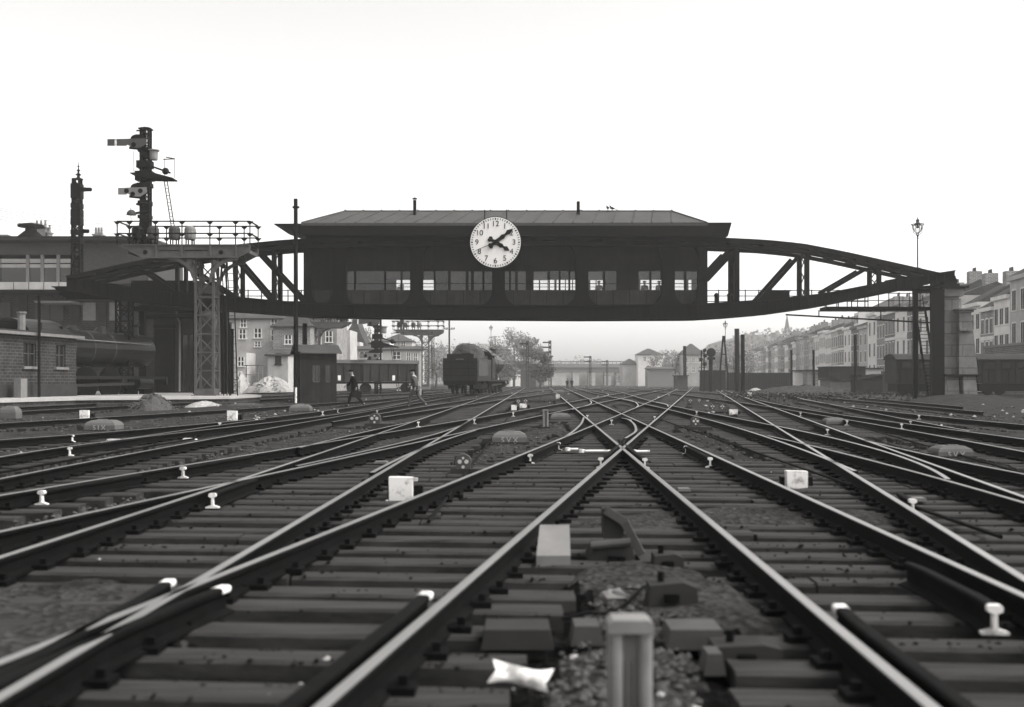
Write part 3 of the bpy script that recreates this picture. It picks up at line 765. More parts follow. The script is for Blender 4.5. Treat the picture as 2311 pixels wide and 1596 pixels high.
hand(121, 1.05, .15, .52, yk-.05, 'hour_hand'); hand(52.5, 1.42, .15, .52, yk-.09, 'minute_hand'); hand(247, 1.42, .022, .15, yk-.12, 'second_hand', False)
mb = MB(); mb.lathe((ccx, yk-.13, ccz), [(.14, 0), (.17, .05), (.17, .12)], 20, 'black', axis='y'); mb.build('hub', CK)
mb = MB()
for x in (-.95, .95): mb.bar((ccx+x*.75, yk+.3, ccz+rr*.7), (ccx+x*.75, yk+.9, zr-.3), .07, .07, 'black')
mb.build('hanger', CK)
# pier and support at the right end --------------------------------
PX = lambda x: gx(x, 71.0)
pz = lambda y: gz(y, 71.0)
PR = thing('stone_pier', 'stepped pale stone pier carrying the right end of the truss bridge', 'pier', (PX(2165), 72.5, 0))
def tap(mb, xa0, xb0, y0a, y1a, za, xa1, xb1, y0b, y1b, zb, m='stone'):
    vs = [(xa0,y0a,za),(xb0,y0a,za),(xb0,y1a,za),(xa0,y1a,za),(xa1,y0b,zb),(xb1,y0b,zb),(xb1,y1b,zb),(xa1,y1b,zb)]
    return mb.add(vs, [(3,2,1,0),(4,5,6,7),(0,1,5,4),(1,2,6,5),(2,3,7,6),(3,0,4,7)], m)
mb = MB(); tap(mb, PX(2134), PX(2172), 71.4, 73.1, -.3, PX(2136), PX(2170), 71.4, 73.1, pz(668)); mb.build('tower', PR)
mb = MB(); tap(mb, PX(2163), PX(2206), 70.9, 74.4, pz(847), PX(2164), PX(2190), 70.9, 74.2, pz(700)); mb.build('buttress', PR)
mb = MB(); tap(mb, PX(2131), PX(2164), 70.8, 73.3, -.3, PX(2133), PX(2163), 71.0, 73.3, pz(849)); tap(mb, PX(2170), PX(2200), 70.6, 74.9, -.3, PX(2170), PX(2198), 70.7, 74.9, pz(849)); tap(mb, PX(2200.1), PX(2213), 71.2, 74.9, -.3, PX(2198.1), PX(2206), 71.3, 74.9, pz(849)); mb.build('plinth', PR)
mb = MB(); mb.box(PX(2129), 70.55, pz(849.5), PX(2208), 74.95, pz(845), 'black'); mb.build('string_course', PR)
mb = MB(); mb.box(PX(2162), 70.7, pz(747), PX(2192), 70.89, pz(742), 'stone'); mb.build('ledge', PR)
mb = MB(); mb.box(PX(2157), 70.6, pz(700), PX(2198), 74.6, pz(697), 'stone'); mb.box(PX(2160), 70.75, pz(705), PX(2194), 74.4, pz(700.2), 'stone'); mb.build('buttress_cap', PR)
mb = MB(); mb.box(PX(2131), 71.2, pz(668), PX(2178), 73.3, pz(650), 'stone'); mb.box(PX(2120), 70.9, pz(649.8), PX(2186), 75.5, pz(645), 'black'); mb.build('capital', PR)
# iron trestle, landing and stair
TR = thing('iron_stair_tower', 'dark iron trestle with landing and steep stair beside the stone pier', 'stair', (gx(2100, 73), 73, 0))
tx = lambda x: gx(x, 73)
tz = lambda y: gz(y, 73)
mb = MB(); mb.box(gx(2103, 71), 70.95, 0, gx(2131, 71), 71.35, gz(652, 71), 'black'); mb.build('iron_column', TR)
mb = MB(); mb.box(tx(2062), 73.0, .0, tx(2070), 73.25, tz(652), 'black'); mb.build('landing_post', TR)
mb = MB(); mb.box(tx(2048), 72.9, tz(652), tx(2140), 75, tz(645), 'black'); mb.build('head_beam', TR)
mb = MB(); mb.box(tx(1865), 73, tz(700), tx(2100), 74.6, tz(692), 'black'); mb.build('landing', TR)
mb = MB()
mb.bar((tx(1775), 73.2, tz(710)), (tx(2100), 73.2, tz(728)), .10, .10, 'black'); mb.bar((tx(1990), 73.2, tz(722)), (tx(1990), 73.2, tz(697)), .06, .06, 'black'); mb.bar((tx(1850), 73.2, tz(714)), (tx(1850), 73.2, tz(700)), .06, .06, 'black'); mb.build('tie_rod', TR)
mb = MB()
for h in (.5, 1.0): mb.bar((tx(1880), 74.55, tz(692)+h), (tx(2100), 74.55, tz(692)+h), .05, .05, 'black')
for x in range(1880, 2101, 24): mb.bar((tx(x), 74.55, tz(692)), (tx(x), 74.55, tz(692)+1.05), .05, .05, 'black')
mb.build('landing_rail', TR)
sa, sb = (2071, 696), (2104, 905)
for o in (-11, 11):
    mb = MB(); mb.bar((tx(sa[0]+o), 72.6, tz(sa[1])), (tx(sb[0]+o-2), 72.6, .1), .09, .18, 'black'); mb.build('stringer', TR)
mb = MB()
for k in range(26):
    t = (k+.5)/26; x = sa[0]+(sb[0]-sa[0]-2)*t; z = tz(sa[1])*(1-t)+.1*t
    mb.box(tx(x-10), 72.45, z-.015, tx(x+10), 72.75, z+.015, 'gantry')
mb.build('step', TR)
mb = MB(); mb.tube([(tx(sa[0]+2), 72.35, tz(sa[1]-28)), (tx(sb[0]), 72.35, 1.1)], .03, 6, 'black'); mb.build('handrail', TR)
# ---------------------------------------------------------------- left side
YG = 66.0
def bracket_signal(loc, label, group):
    """lattice column with a cantilever plate-girder platform; u along X from the column, w up (metres)"""
    t = thing('bracket_signal', label, 'signal gantry', loc, group)
    x0, y0, z0 = loc; s = 1/37.88
    U = lambda x: x0+(x-467)*s
    Wz = lambda y: z0+CZ+(HZ-y)*s
    mb = MB(); mb.lattice((x0, y0, z0+.9), 1.05, 1.0, Wz(588)-z0-.9, 7, .14, .07, 'gantry'); mb.build('lattice_column', t)
    mb = MB(); mb.box(x0-.75, y0-.7, z0-.2, x0+.75, y0+.7, z0+.55, 'concrete'); mb.box(x0-.6, y0-.58, z0+.55, x0+.6, y0+.58, z0+.9, 'gantry'); mb.build('footing', t)
    ya, yb = y0-1.0, y0+1.1
    for y in (ya, yb):
        mb = MB(); mb.prism([(U(278), Wz(558)), (U(333), Wz(586)), (U(548), Wz(586)), (U(573), Wz(573)), (U(575), Wz(558))], y-.03, y+.03, 'gantry')
        for zz in (558, 585.5): mb.box(U(290 if zz == 558 else 334), y-.13, Wz(zz)-.03, U(573 if zz == 558 else 547), y+.13, Wz(zz)+.03, 'gantry')
        for x in (365, 422, 486, 543): mb.box(U(x)-.05, y-.12, Wz(584.6), U(x)+.05, y+.12, Wz(559.2), 'gantry')
        for xa, xb in ((372, 416), (428, 480)): mb.box(U(xa), y-.06, Wz(571), U(xb), y-.03, Wz(569), 'black')
        for x in (341, 509): mb.lathe((U(x), y-.07, Wz(574)), [(.13, 0), (.13, .05)], 10, 'black', axis='y')
        mb.build('plate_girder', t)
    mb = MB(); mb.box(U(280), ya+.14, Wz(557.4), U(574), yb-.14, Wz(555.5), 'black')
    for x in range(300, 575, 30): mb.bar((U(x), ya, Wz(572)), (U(x), yb, Wz(572)), .08, .2, 'gantry')
    mb.build('deck', t)
    for sg, xe, sp in ((-1, 395, 70), (1, 545, 70)):
        mb = MB(); xs_, ys_ = (449, 485)[sg > 0], 640
        for y in (ya, yb):
            pts = [(U(xe+(xs_-xe)*math.sin(t)), y, Wz(588+(ys_-588)*(1-math.cos(t)))) for t in np.linspace(0, math.pi/2, 9)]
            for i in range(8): mb.bar(pts[i], pts[i+1], .09, .2, 'gantry')
            for k, f in enumerate((.25, .5, .75)):
                i = int(f*8); p = pts[i]; mb.bar(p, (p[0], y, Wz(588)), .06, .06, 'gantry'); q = pts[min(8, i+2)]; mb.bar((p[0], y, Wz(588)), (q[0], y, q[2]), .06, .06, 'gantry')
            c = pts[4]; mb.lathe((c[0]+sg*-.28, y-.03, Wz(596)), [(.17, 0), (.17, .06)], 10, 'gantry', axis='y')
        mb.build('bracket', t)
    mb = MB(); xsr = [278, 305, 363, 422, 484, 541, 573]; zt, zm = Wz(505), Wz(532)
    for y in (ya, yb):
        for x in xsr:
            mb.bar((U(x), y, Wz(557)), (U(x), y, zt), .055, .055, 'black')
            for z in (zt, zm): mb.prism([(U(x)-.22, z), (U(x)+.22, z), (U(x)+.06, z-.17), (U(x)-.06, z-.17)], y-.015, y+.015, 'black')
        for z in (zt, zm): mb.bar((U(278), y, z), (U(573), y, z), .06, .07, 'black')
    for x in (278, 573):
        for z in (zt, zm): mb.bar((U(x), ya, z), (U(x), yb, z), .06, .07, 'black')
    mb.build('railing', t)
    mb = MB(); lx0, lx1 = U(500), U(506)
    for o in (0, .42): mb.bar((U(507)+o, yb+.4, z0), (U(497)+o, yb+.15, Wz(556)), .06, .06, 'black')
    for k in range(22): q = (k+.5)/22; xx = U(507)+(U(497)-U(507))*q; mb.bar((xx, yb+.4-.25*q, z0+(Wz(556)-z0)*q), (xx+.42, yb+.4-.25*q, z0+(Wz(556)-z0)*q), .03, .03, 'black')
    mb.build('access_ladder', t)
    mb = MB()
    for o in (.95, 1.15, 1.3): mb.tube([(x0+o, y0+.2, z0), (x0+o*.95, y0+.2, Wz(640)), (x0+o*.85, y0+.2, Wz(588))], .03, 5, 'black')
    mb.build('wire_down_rod', t)
    for k, (x, m) in enumerate(((315, 'black'), (350, 'grey'), (398, 'grey'), (433, 'lightgrey'))):
        mb = MB(); cx0, cy0, zb = U(x), y0-.35, Wz(556)
        mb.lathe((cx0, cy0, zb+.35), [(.30, 0), (.34, .1), (.34, .62), (.28, .74), (.12, .82)], 12, m)
        for a in range(4): mb.bar((cx0+.25*math.cos(a*1.57+.7), cy0+.25*math.sin(a*1.57+.7), zb), (cx0+.25*math.cos(a*1.57+.7), cy0+.25*math.sin(a*1.57+.7), zb+.4), .06, .06, 'black')
        mb.bar((cx0-.36, cy0, zb+.75), (cx0+.36, cy0, zb+.75), .07, .07, 'black')
        mb.build('signal_motor', t)
    return t
def semaphore_mast(loc, label, group, arms=2, pale_top=False):
    t = thing('semaphore_mast', label, 'signal', loc, group)
    x0, y0, z0 = loc; s = 1/37.88
    U = lambda x: x0+(x-329)*s
    Wz = lambda y: z0+(556-y)*s
    mb = MB(); mb.lattice((x0, y0, z0), .46, .44, Wz(290)-z0, 13, .11, .055, 'black'); mb.box(x0-.12, y0-.1, z0, x0+.02, y0+.1, Wz(296), 'black'); mb.build('lattice_post', t)
    mb = MB(); mb.box(x0-.36, y0-.3, Wz(293), x0+.36, y0+.3, Wz(290.5), 'black'); mb.lathe((x0, y0, Wz(290.5)), [(.3, 0), (.2, .07), (.02, .1)], 8, 'black'); mb.bar((U(308), y0, Wz(295)), (x0-.3, y0, Wz(295)), .06, .08, 'black'); mb.build('cap', t)
    def arm(yc, xtip, m, stripe, lenses):
        k = [(U(296), Wz(yc-8.5)), (U(336), Wz(yc-9)), (U(336), Wz(yc+3)), (U(322), Wz(yc+12)), (U(303), Wz(yc+11)), (U(293), Wz(yc+5)), (U(290), Wz(yc+7.5)), (U(xtip), Wz(yc+7.5)), (U(xtip), Wz(yc-7.5)), (U(291), Wz(yc-8))]
        mb = MB(); mb.prism(k[::-1], y0-.42, y0-.38, m); a = mb.build('signal_arm', t)
        if stripe:
            mb = MB(); mb.box(U(264.5), y0-.428, Wz(yc+7.5), U(269), y0-.372, Wz(yc-7.5), 'white'); mb.build('white_stripe', a)
        for lx, ly in lenses:
            mb = MB(); mb.lathe((U(lx), y0-.44, Wz(yc+ly)), [(.11, -.01), (.14, .0), (.14, .04)], 12, 'black', axis='y'); mb.build('lens', a)
        mb = MB(); mb.prism([(U(308+16*math.cos(q)+7), Wz(yc-9-10*math.sin(q))) for q in np.linspace(0, math.pi, 10)], y0-.36, y0-.25, 'black')
        mb.build('spectacle_backing', t)
        mb = MB(); mb.bar((U(296), y0-.3, Wz(yc+11)), (U(326), y0-.3, Wz(yc+14)), .1, .14, 'black'); mb.build('crank_bar', t)
    arm(325, 248, 'armred', True, ((307, 5),)); arm(434.5, 272, 'armpale', False, ((291, -1), (305, 6), (322, -1)))
    for z, w, h in ((372, .85, .42), (352, .5, .3), (398, 1.0, .55), (340, .7, .22), (419, .8, .25), (459, .7, .25), (474, .5, .4), (490, .7, .2), (500, .5, .25), (515, .55, .5)):
        mb = MB(); mb.box(x0-w*.55, y0-.32, Wz(z)-h/2, x0+w*.45, y0+.32, Wz(z)+h/2, 'black'); mb.build('drive_box', t)
    mb = MB(); mb.lathe((U(326), y0, Wz(463)), [(.5, 0), (.5, .06), (.2, .18)], 10, 'black'); mb.build('drive_cover', t)
    mb = MB(); mb.lathe((U(348), y0-.1, Wz(362)), [(.22, 0), (.24, .1), (.25, .5), (.34, .54), (.34, .6)], 12, 'lightgrey'); mb.build('lamp_drum', t)
    mb = MB(); mb.bar((U(336), y0-.2, Wz(374)), (U(387), y0-.2, Wz(392)), .07, .1, 'black'); mb.blob((U(376), y0-.2, Wz(388)), .21, 6, .02, 'black'); mb.build('balance_lever', t)
    mb = MB(); mb.prism([(U(300), Wz(393)), (U(352), Wz(393)), (U(395), Wz(404.5)), (U(395), Wz(407)), (U(345), Wz(406)), (U(300), Wz(395))][::-1], y0-.5, y0+.5, 'black'); mb.build('work_platform', t)
    mb = MB(); r_ = .022
    for a, b in (((378,357),(398,361)), ((372,362),(398,361)), ((375,362),(375,400)), ((397,361),(397,404)), ((306,344),(306,392)), ((345,407),(332,420)), ((298,470),(300,500))): mb.bar((U(a[0]), y0-.3, Wz(a[1])), (U(b[0]), y0-.3, Wz(b[1])), .05 if b[1]-a[1] < 8 else r_, None, 'black')
    mb.build('guard_frame', t)
    mb = MB()
    for xa, xb in ((370, 391), (377, 398)): mb.bar((U(xa), y0, Wz(406)), (U(xb), y0, Wz(540)), .045, .045, 'black')
    for k in range(17): q = (k+.5)/17; mb.bar((U(370+21*q), y0, Wz(406+134*q)), (U(377+21*q), y0, Wz(406+134*q)), .025, .025, 'black')
    mb.build('ladder', t)
    mb = MB(); mb.lathe((U(300), y0-.25, Wz(486)), [(.30, -.02), (.27, .12), (.16, .25), (.02, .3)], 10, 'grey'); mb.bar((U(298), y0-.2, Wz(484)), (U(326), y0-.2, Wz(480)), .12, .12, 'black'); mb.build('lamp_hood', t)
    return t
G1_ = bracket_signal((gx(467, YG), YG, 0), 'tall grey lattice bracket with railed platform standing at left before the bridge', 'bracket signal gantries')
SM_ = semaphore_mast((gx(329, YG), YG, CZ+(HZ-556)/37.88), 'tall black semaphore mast with two outstretched arms on the nearest gantry platform', 'semaphore masts')

# slim mast with finial on its own bracket
YM = 74.0
mx, mz = (lambda x: gx(x, YM)), (lambda y: gz(y, YM))
t = thing('finial_signal_mast', 'slim dark lattice signal mast topped by a spiky finial at far left', 'signal', (mx(174), YM, mz(652)))
mb = MB(); mb.lattice((mx(174), YM, mz(652)), .55, .5, mz(404)-mz(652), 15, .12, .06, 'black', top=(.42, .4)); 
mb.build('lattice_post', t)
mb = MB(); mb.lathe((mx(177), YM, mz(404)), [(.3, -.05), (.32, 0), (.12, .08), (.08, .2), (.2, .28), (.08, .36), (.05, .5), (.13, .56), (.04, .64), (.03, .8), (.09, .84), (.02, .9), (.01, 1.15)], 10, 'black'); mb.build('finial', t)
for yy in (424, 440, 465, 482, 500, 525, 545):
    mb = MB(); h = .32 if yy % 2 else .5; mb.box(mx(174)-.33, YM-.3, mz(yy)-h/2, mx(174)+.33, YM+.3, mz(yy)+h/2, 'black'); mb.build('drive_box', t)
for yy, l in ((428, 26), (522, 20)):
    mb = MB()
    for o in (0, 5, -4): mb.bar((mx(180), YM-.2, mz(yy+o)), (mx(180+l), YM-.2, mz(yy+o*.4+1)), .08, .1, 'black')
    for q in (.5, .8, 1): mb.blob((mx(180+l*q), YM-.2, mz(yy+1)), .14, 5, .1, 'black')
    mb.build('arm_crank', t)
t = thing('mast_bracket', 'dark bracket platform on a thin lattice column carrying the finial mast', 'bracket', (mx(280), YM, 0))
mb = MB(); mb.prism([(mx(135), mz(652)), (mx(165), mz(678)), (mx(300), mz(678)), (mx(312), mz(652))], YM-1, YM+1, 'black'); mb.box(mx(133), YM-1.2, mz(651.8), mx(314), YM+1.2, mz(649.5), 'steel'); mb.build('platform', t)
mb = MB(); mb.lattice((mx(281), YM, .5), .85, .8, mz(678)-.5, 9, .12, .06, 'black'); mb.build('lattice_column', t)

# platform
mb = MB(); mb.prism([(-60, 45), (-60, 96), (gx(500, 96), 96), (gx(590, 70), 70), (gx(520, 63), 63), (gx(172, 58.2), 58.2), (gx(0, 51.5), 51.5), (-42, 45)], .36, .50, 'pave', axis='z')
mb.prism([(-59.9, 45.1), (-59.9, 95.9), (gx(500, 96)-.1, 95.9), (gx(590, 70)-.1, 70), (gx(520, 63), 63.1), (gx(172, 58.3), 58.3), (gx(0, 51.6), 51.6), (-41.9, 45.1)], -.1, .355, 'brick', axis='z')
tag(mb.build('platform'), kind='structure')

# brick hut on the platform edge
hd = Vector((1.05, 7.5, 0)).normalized(); hn = Vector((-hd.y, hd.x, 0))
P1 = Vector((gx(172, 65.0), 65.0, .5)); LH = 17.0
def HP(s, n, z): return P1 - hd*s + hn*n + Vector((0, 0, z))     # s back towards the viewer from the right-hand corner
hut = thing('brick_hut', 'low brick platform hut with two sash windows and a flat roof slab at lower left', 'hut', tuple(P1))
hz_ = gz(765, 65)-.5
def quadbox(mb, s0, s1, n0, n1, z0, z1, m):
    vs = [HP(s0,n0,z0),HP(s1,n0,z0),HP(s1,n1,z0),HP(s0,n1,z0),HP(s0,n0,z1),HP(s1,n0,z1),HP(s1,n1,z1),HP(s0,n1,z1)]
    return mb.add(vs, [(0,1,2,3),(7,6,5,4),(4,5,1,0),(5,6,2,1),(6,7,3,2),(7,4,0,3)], m)
wn = [(.85, 2.05), (3.75, 4.95)]
def s_at(x):    # where a photo column meets the hut wall
    u = (x-CX)/F; return float((P1.x-u*P1.y)/(hd.x-u*hd.y))
wn = [(s_at(148), s_at(126)), (s_at(82), s_at(53))]
mb = MB(); zb, zt = gz(829, 63.5)-.5, gz(779, 63.5)-.5
cuts = [0]+[q for w in wn for q in w]+[LH]
for i in range(0, len(cuts), 2): quadbox(mb, cuts[i], cuts[i+1], 0, .3, .7, hz_, 'brick')
for a, b in wn: quadbox(mb, a, b, 0, .3, .7, zb, 'brick'); quadbox(mb, a, b, 0, .3, zt, hz_, 'brick')
quadbox(mb, 0, .3, .3, 2.2, .7, hz_, 'brick'); quadbox(mb, LH-.3, LH, .3, 2.2, .7, hz_, 'brick'); quadbox(mb, .3, LH-.3, 1.9, 2.2, .7, hz_, 'brick')
mb.build('wall', hut)
mb = MB(); quadbox(mb, -.04, LH+.04, -.05, 2.24, 0, .7, 'shed'); mb.build('plinth', hut)
mb = MB(); quadbox(mb, -.35, LH+.3, -.35, 2.5, hz_, hz_+.16, 'concrete'); quadbox(mb, -.2, LH+.2, -.2, 2.4, hz_+.16, hz_+.26, 'shed'); mb.build('roof_slab', hut)
for a, b in wn:
    mb = MB(); quadbox(mb, a, b, .16, .17, zb, zt, 'pane')
    for q in (0, .5, 1): c = a+(b-a)*q; quadbox(mb, c-.04, c+.04, .10, .2, zb, zt, 'grey')
    for q in (0, .55, 1): c = zb+(zt-zb)*q; quadbox(mb, a, b, .11, .19, c-.03, c+.03, 'grey')
    w = mb.build('window', hut)
    mb = MB(); quadbox(mb, a-.15, b+.15, -.14, .15, zb-.14, zb, 'concrete'); mb.build('sill', w)
mb = MB(); s_ = s_at(105); mb.lathe(HP(s_, 1.5, hz_+.26), [(.22, 0), (.22, 1.0), (.28, 1.05), (.28, 1.15)], 8, 'concrete'); mb.build('chimney', hut)
mb = MB(); s_ = s_at(69); mb.tube([HP(s_, -.5, -.1), HP(s_, -.5, hz_+2.2)], .08, 8, 'black'); solo(mb, 'platform_pole', 'dark iron pole rising beside the brick hut roof', 'pole')
mb = MB(); quadbox(mb, s_at(26), s_at(11), -.9, -.5, .0, 1.0, 'concrete'); solo(mb, 'stone_block', 'pale upright stone block at the foot of the brick hut', 'block')

# office building with the glazed upper floor
YO = 95.0
ox, oz = (lambda x: gx(x, YO)), (lambda y: gz(y, YO))
of = thing('office_building', 'long railway office with a glazed upper floor and white parapet band at far left', 'building', (ox(60), YO, .5))
mb = MB(); mb.box(ox(-260), YO, oz(575), ox(178), YO+10, oz(548), 'grey'); mb.box(ox(178), YO, oz(640), ox(335), YO+10, oz(548), 'grey'); mb.box(ox(-260), YO+4, .5, ox(335), YO+10, oz(640.2), 'brick'); mb.box(ox(-260), YO+3.9, oz(640), ox(177.8), YO+4.1, oz(575.2), 'brick'); mb.build('wall', of)
mb = MB(); mb.box(ox(-260), YO-.1, oz(654), ox(172), YO+.1, oz(637), 'stucco_mid')
for x in range(-240, 170, 34): mb.box(ox(x)-.03, YO-.12, oz(653.5), ox(x)+.03, YO-.1, oz(637.5), 'grey')
mb.build('parapet_band', of)
mb = MB(); mb.box(ox(-262), YO-.2, oz(659), ox(176), YO+3.9, oz(654.1), 'black'); mb.build('floor_slab', of)
mb = MB(); mb.box(ox(-262), YO-1.6, oz(546), ox(345), YO+10.5, oz(539), 'shed'); mb.build('eaves', of)
mb = MB()
mb.add([(ox(-262), YO-1.7, oz(539)+.003), (ox(345), YO-1.7, oz(539)+.003), (ox(345), YO+10.5, oz(539)+.003), (ox(-262), YO+10.5, oz(539)+.003), (ox(-262), YO+5, oz(520)), (ox(330), YO+5, oz(530))], [(0,1,5,4), (1,2,5), (2,3,4,5), (3,0,4), (3,2,1,0)], 'zinc'); mb.build('roof', of)
for x in (62, 95, 131, 165, -20, -60, -110):
    mb = MB(); mb.box(ox(x)-.13, YO-.02, oz(637), ox(x)+.13, YO+.2, oz(575.5), 'lightgrey'); mb.build('mullion', of)
for a, b in ((-60, 0), (2, 60), (66, 92), (99, 128), (135, 162)):
    mb = MB(); mb.box(ox(a), YO+.08, oz(604), ox(b), YO+.1, oz(584), 'pave'); mb.box(ox(a), YO+.06, oz(596), ox(b), YO+.075, oz(593.5), 'black'); mb.build('fanlight', of)
    mb = MB(); mb.box(ox(a), YO+.12, oz(636.5), ox(b), YO+.14, oz(604.2), 'pane'); mb.build('window', of)
for x in range(-240, 330, 62):
    mb = MB(); mb.box(ox(x)-.35, YO+3.7, .5, ox(x)+.35, YO+3.98, oz(660), 'shed'); mb.build('pillar', of)
for a, b in ((-60, -20), (38, 70), (75, 104), (150, 180), (212, 240)):
    mb = MB(); mb.box(ox(a), YO+3.62, oz(718), ox(b), YO+3.68, oz(676), 'lightgrey' if a > 140 else 'grey'); mb.build('door', of)
mb = MB(); mb.box(ox(66), YO+1, oz(681), ox(150), YO+3.6, oz(677), 'lightgrey'); mb.build('canopy', of)
mb = MB(); mb.lathe((ox(47), YO+2, oz(541)), [(.5, 0), (.55, .4), (1.1, .5), (.6, .95), (.5, 1.0), (.45, 1.3), (1.1, 1.35), (1.1, 1.55), (.3, 1.7)], 14, 'black'); mb.build('roof_ventilator', of)
def chimney_stack(x, yb, w, h, pots, Y, par, m='lightgrey'):
    mb = MB(); mb.box(gx(x, Y)-w/2, Y-.5, gz(yb, Y), gx(x, Y)+w/2, Y+.5, gz(yb, Y)+h, m); mb.box(gx(x, Y)-w/2-.1, Y-.6, gz(yb, Y)+h, gx(x, Y)+w/2+.1, Y+.6, gz(yb, Y)+h+.15, m); c = mb.build('chimney', par)
    for k in range(pots):
        mb = MB(); mb.lathe((gx(x, Y)-w/2+w*(k+.5)/pots, Y, gz(yb, Y)+h+.15), [(.15, 0), (.11, .7), (.14, .75)], 8, m); mb.build('chimney_pot', c)
YP = 118
hb = thing('tiled_house', 'house behind the office, its hipped roof carrying a chimney with three tall pots', 'house', (gx(80, YP), YP, 0))
mb = MB(); mb.box(gx(-60, YP), YP, 0, gx(320, YP), YP+9, gz(545, YP), 'lightgrey'); mb.build('wall', hb)
mb = MB()
for a, b, c, yy in ((-70, -20, 40, 525), (40, 125, 215, 529), (200, 270, 330, 534)):
    mb.add([(gx(a, YP), YP-.3, gz(545, YP)), (gx(c, YP), YP-.3, gz(545, YP)), (gx(c, YP), YP+9.3, gz(545, YP)), (gx(a, YP), YP+9.3, gz(545, YP)), (gx(b-12, YP), YP+3, gz(yy-4, YP)), (gx(b+8, YP), YP+3, gz(yy-4, YP))], [(0,1,5,4), (1,2,5), (2,3,4,5), (3,0,4)], 'tile')
mb.build('roof', hb)
chimney_stack(93, 541, 1.35, 1.15, 3, YP+1, hb); chimney_stack(223, 540, .9, .35, 3, YP+1, hb); chimney_stack(112, 536, .2, .4, 1, YP+1, hb)

# goods shed with big doors under the bridge end
YS = 84.0
qx, qz = (lambda x: gx(x, YS)), (lambda y: gz(y, YS))
sh = thing('goods_shed', 'dark rendered goods shed with tall sliding door and downpipe under the left bridge end', 'shed', (qx(400), YS, .5))
mb = MB(); mb.box(qx(328), YS, .5, qx(446), YS+9, qz(672), 'shed'); mb.box(qx(446), YS+.4, .5, qx(478), YS+6, qz(718), 'shed'); mb.build('wall', sh)
mb = MB(); mb.box(qx(318), YS-.5, qz(698), qx(452), YS-.02, qz(690), 'black'); mb.box(qx(322), YS-.9, qz(718), qx(470), YS-.02, qz(711), 'black'); mb.build('canopy_beam', sh)
mb = MB(); mb.box(qx(350), YS-.12, .55, qx(395), YS-.02, qz(743), 'boards')
for k in range(7): mb.box(qx(351+k*7), YS-.15, .6, qx(351+k*7)+.05, YS-.12, qz(745), 'black')
mb.build('sliding_door', sh)
mb = MB(); mb.box(qx(348), YS-.14, qz(741), qx(397), YS-.02, qz(733), 'black'); mb.build('lintel', sh)
mb = MB(); mb.tube([(qx(400), YS-.12, qz(676)), (qx(400), YS-.12, qz(716)), (qx(407), YS-.12, qz(727)), (qx(406), YS-.12, .6)], .075, 8, 'lightgrey'); mb.build('downpipe', sh)
mb = MB(); mb.box(qx(329), YS-.05, qz(762), qx(347), YS-.015, qz(720), 'grey'); mb.build('wall_panel', sh)
for a, b in ((414, 424), (430, 437)):
    mb = MB(); mb.box(qx(a), YS-.08, .6, qx(b), YS-.01, qz(757), 'pane'); mb.build('tall_window', sh)
mb = MB(); mb.box(gx(296, 76), 76, qz(690), gx(446, 76), YS-1, qz(655), 'black'); mb.box(gx(300, 76), 75.9, gz(702, 76), gx(470, 76), 76.4, gz(692, 76), 'black'); mb.build('covered_gangway', sh)
for x in (318, 440):
    mb = MB(); mb.box(gx(x, 76)-.2, 76.2, .5, gx(x, 76)+.2, 76.6, gz(702, 76), 'black'); mb.build('gangway_post', sh)
# bundle of leaning poles behind the gantry
for k, (x, top) in enumerate(((500, 705), (508, 690), (517, 731), (524, 742))):
    mb = MB(); Y = 76+k*.5; mb.tube([(gx(x+3-k, Y), Y, .0), (gx(x, Y), Y, gz(top, Y))], .11, 7, 'black')
    solo(mb, 'stacked_pole', ['dark pole leaning behind the nearest gantry column, next to the shed', 'tallest dark pole behind the nearest gantry column', 'third dark pole from the shed behind the nearest gantry', 'dark pole nearest the tenement behind the nearest gantry'][k], 'pole', 'poles behind the gantry')

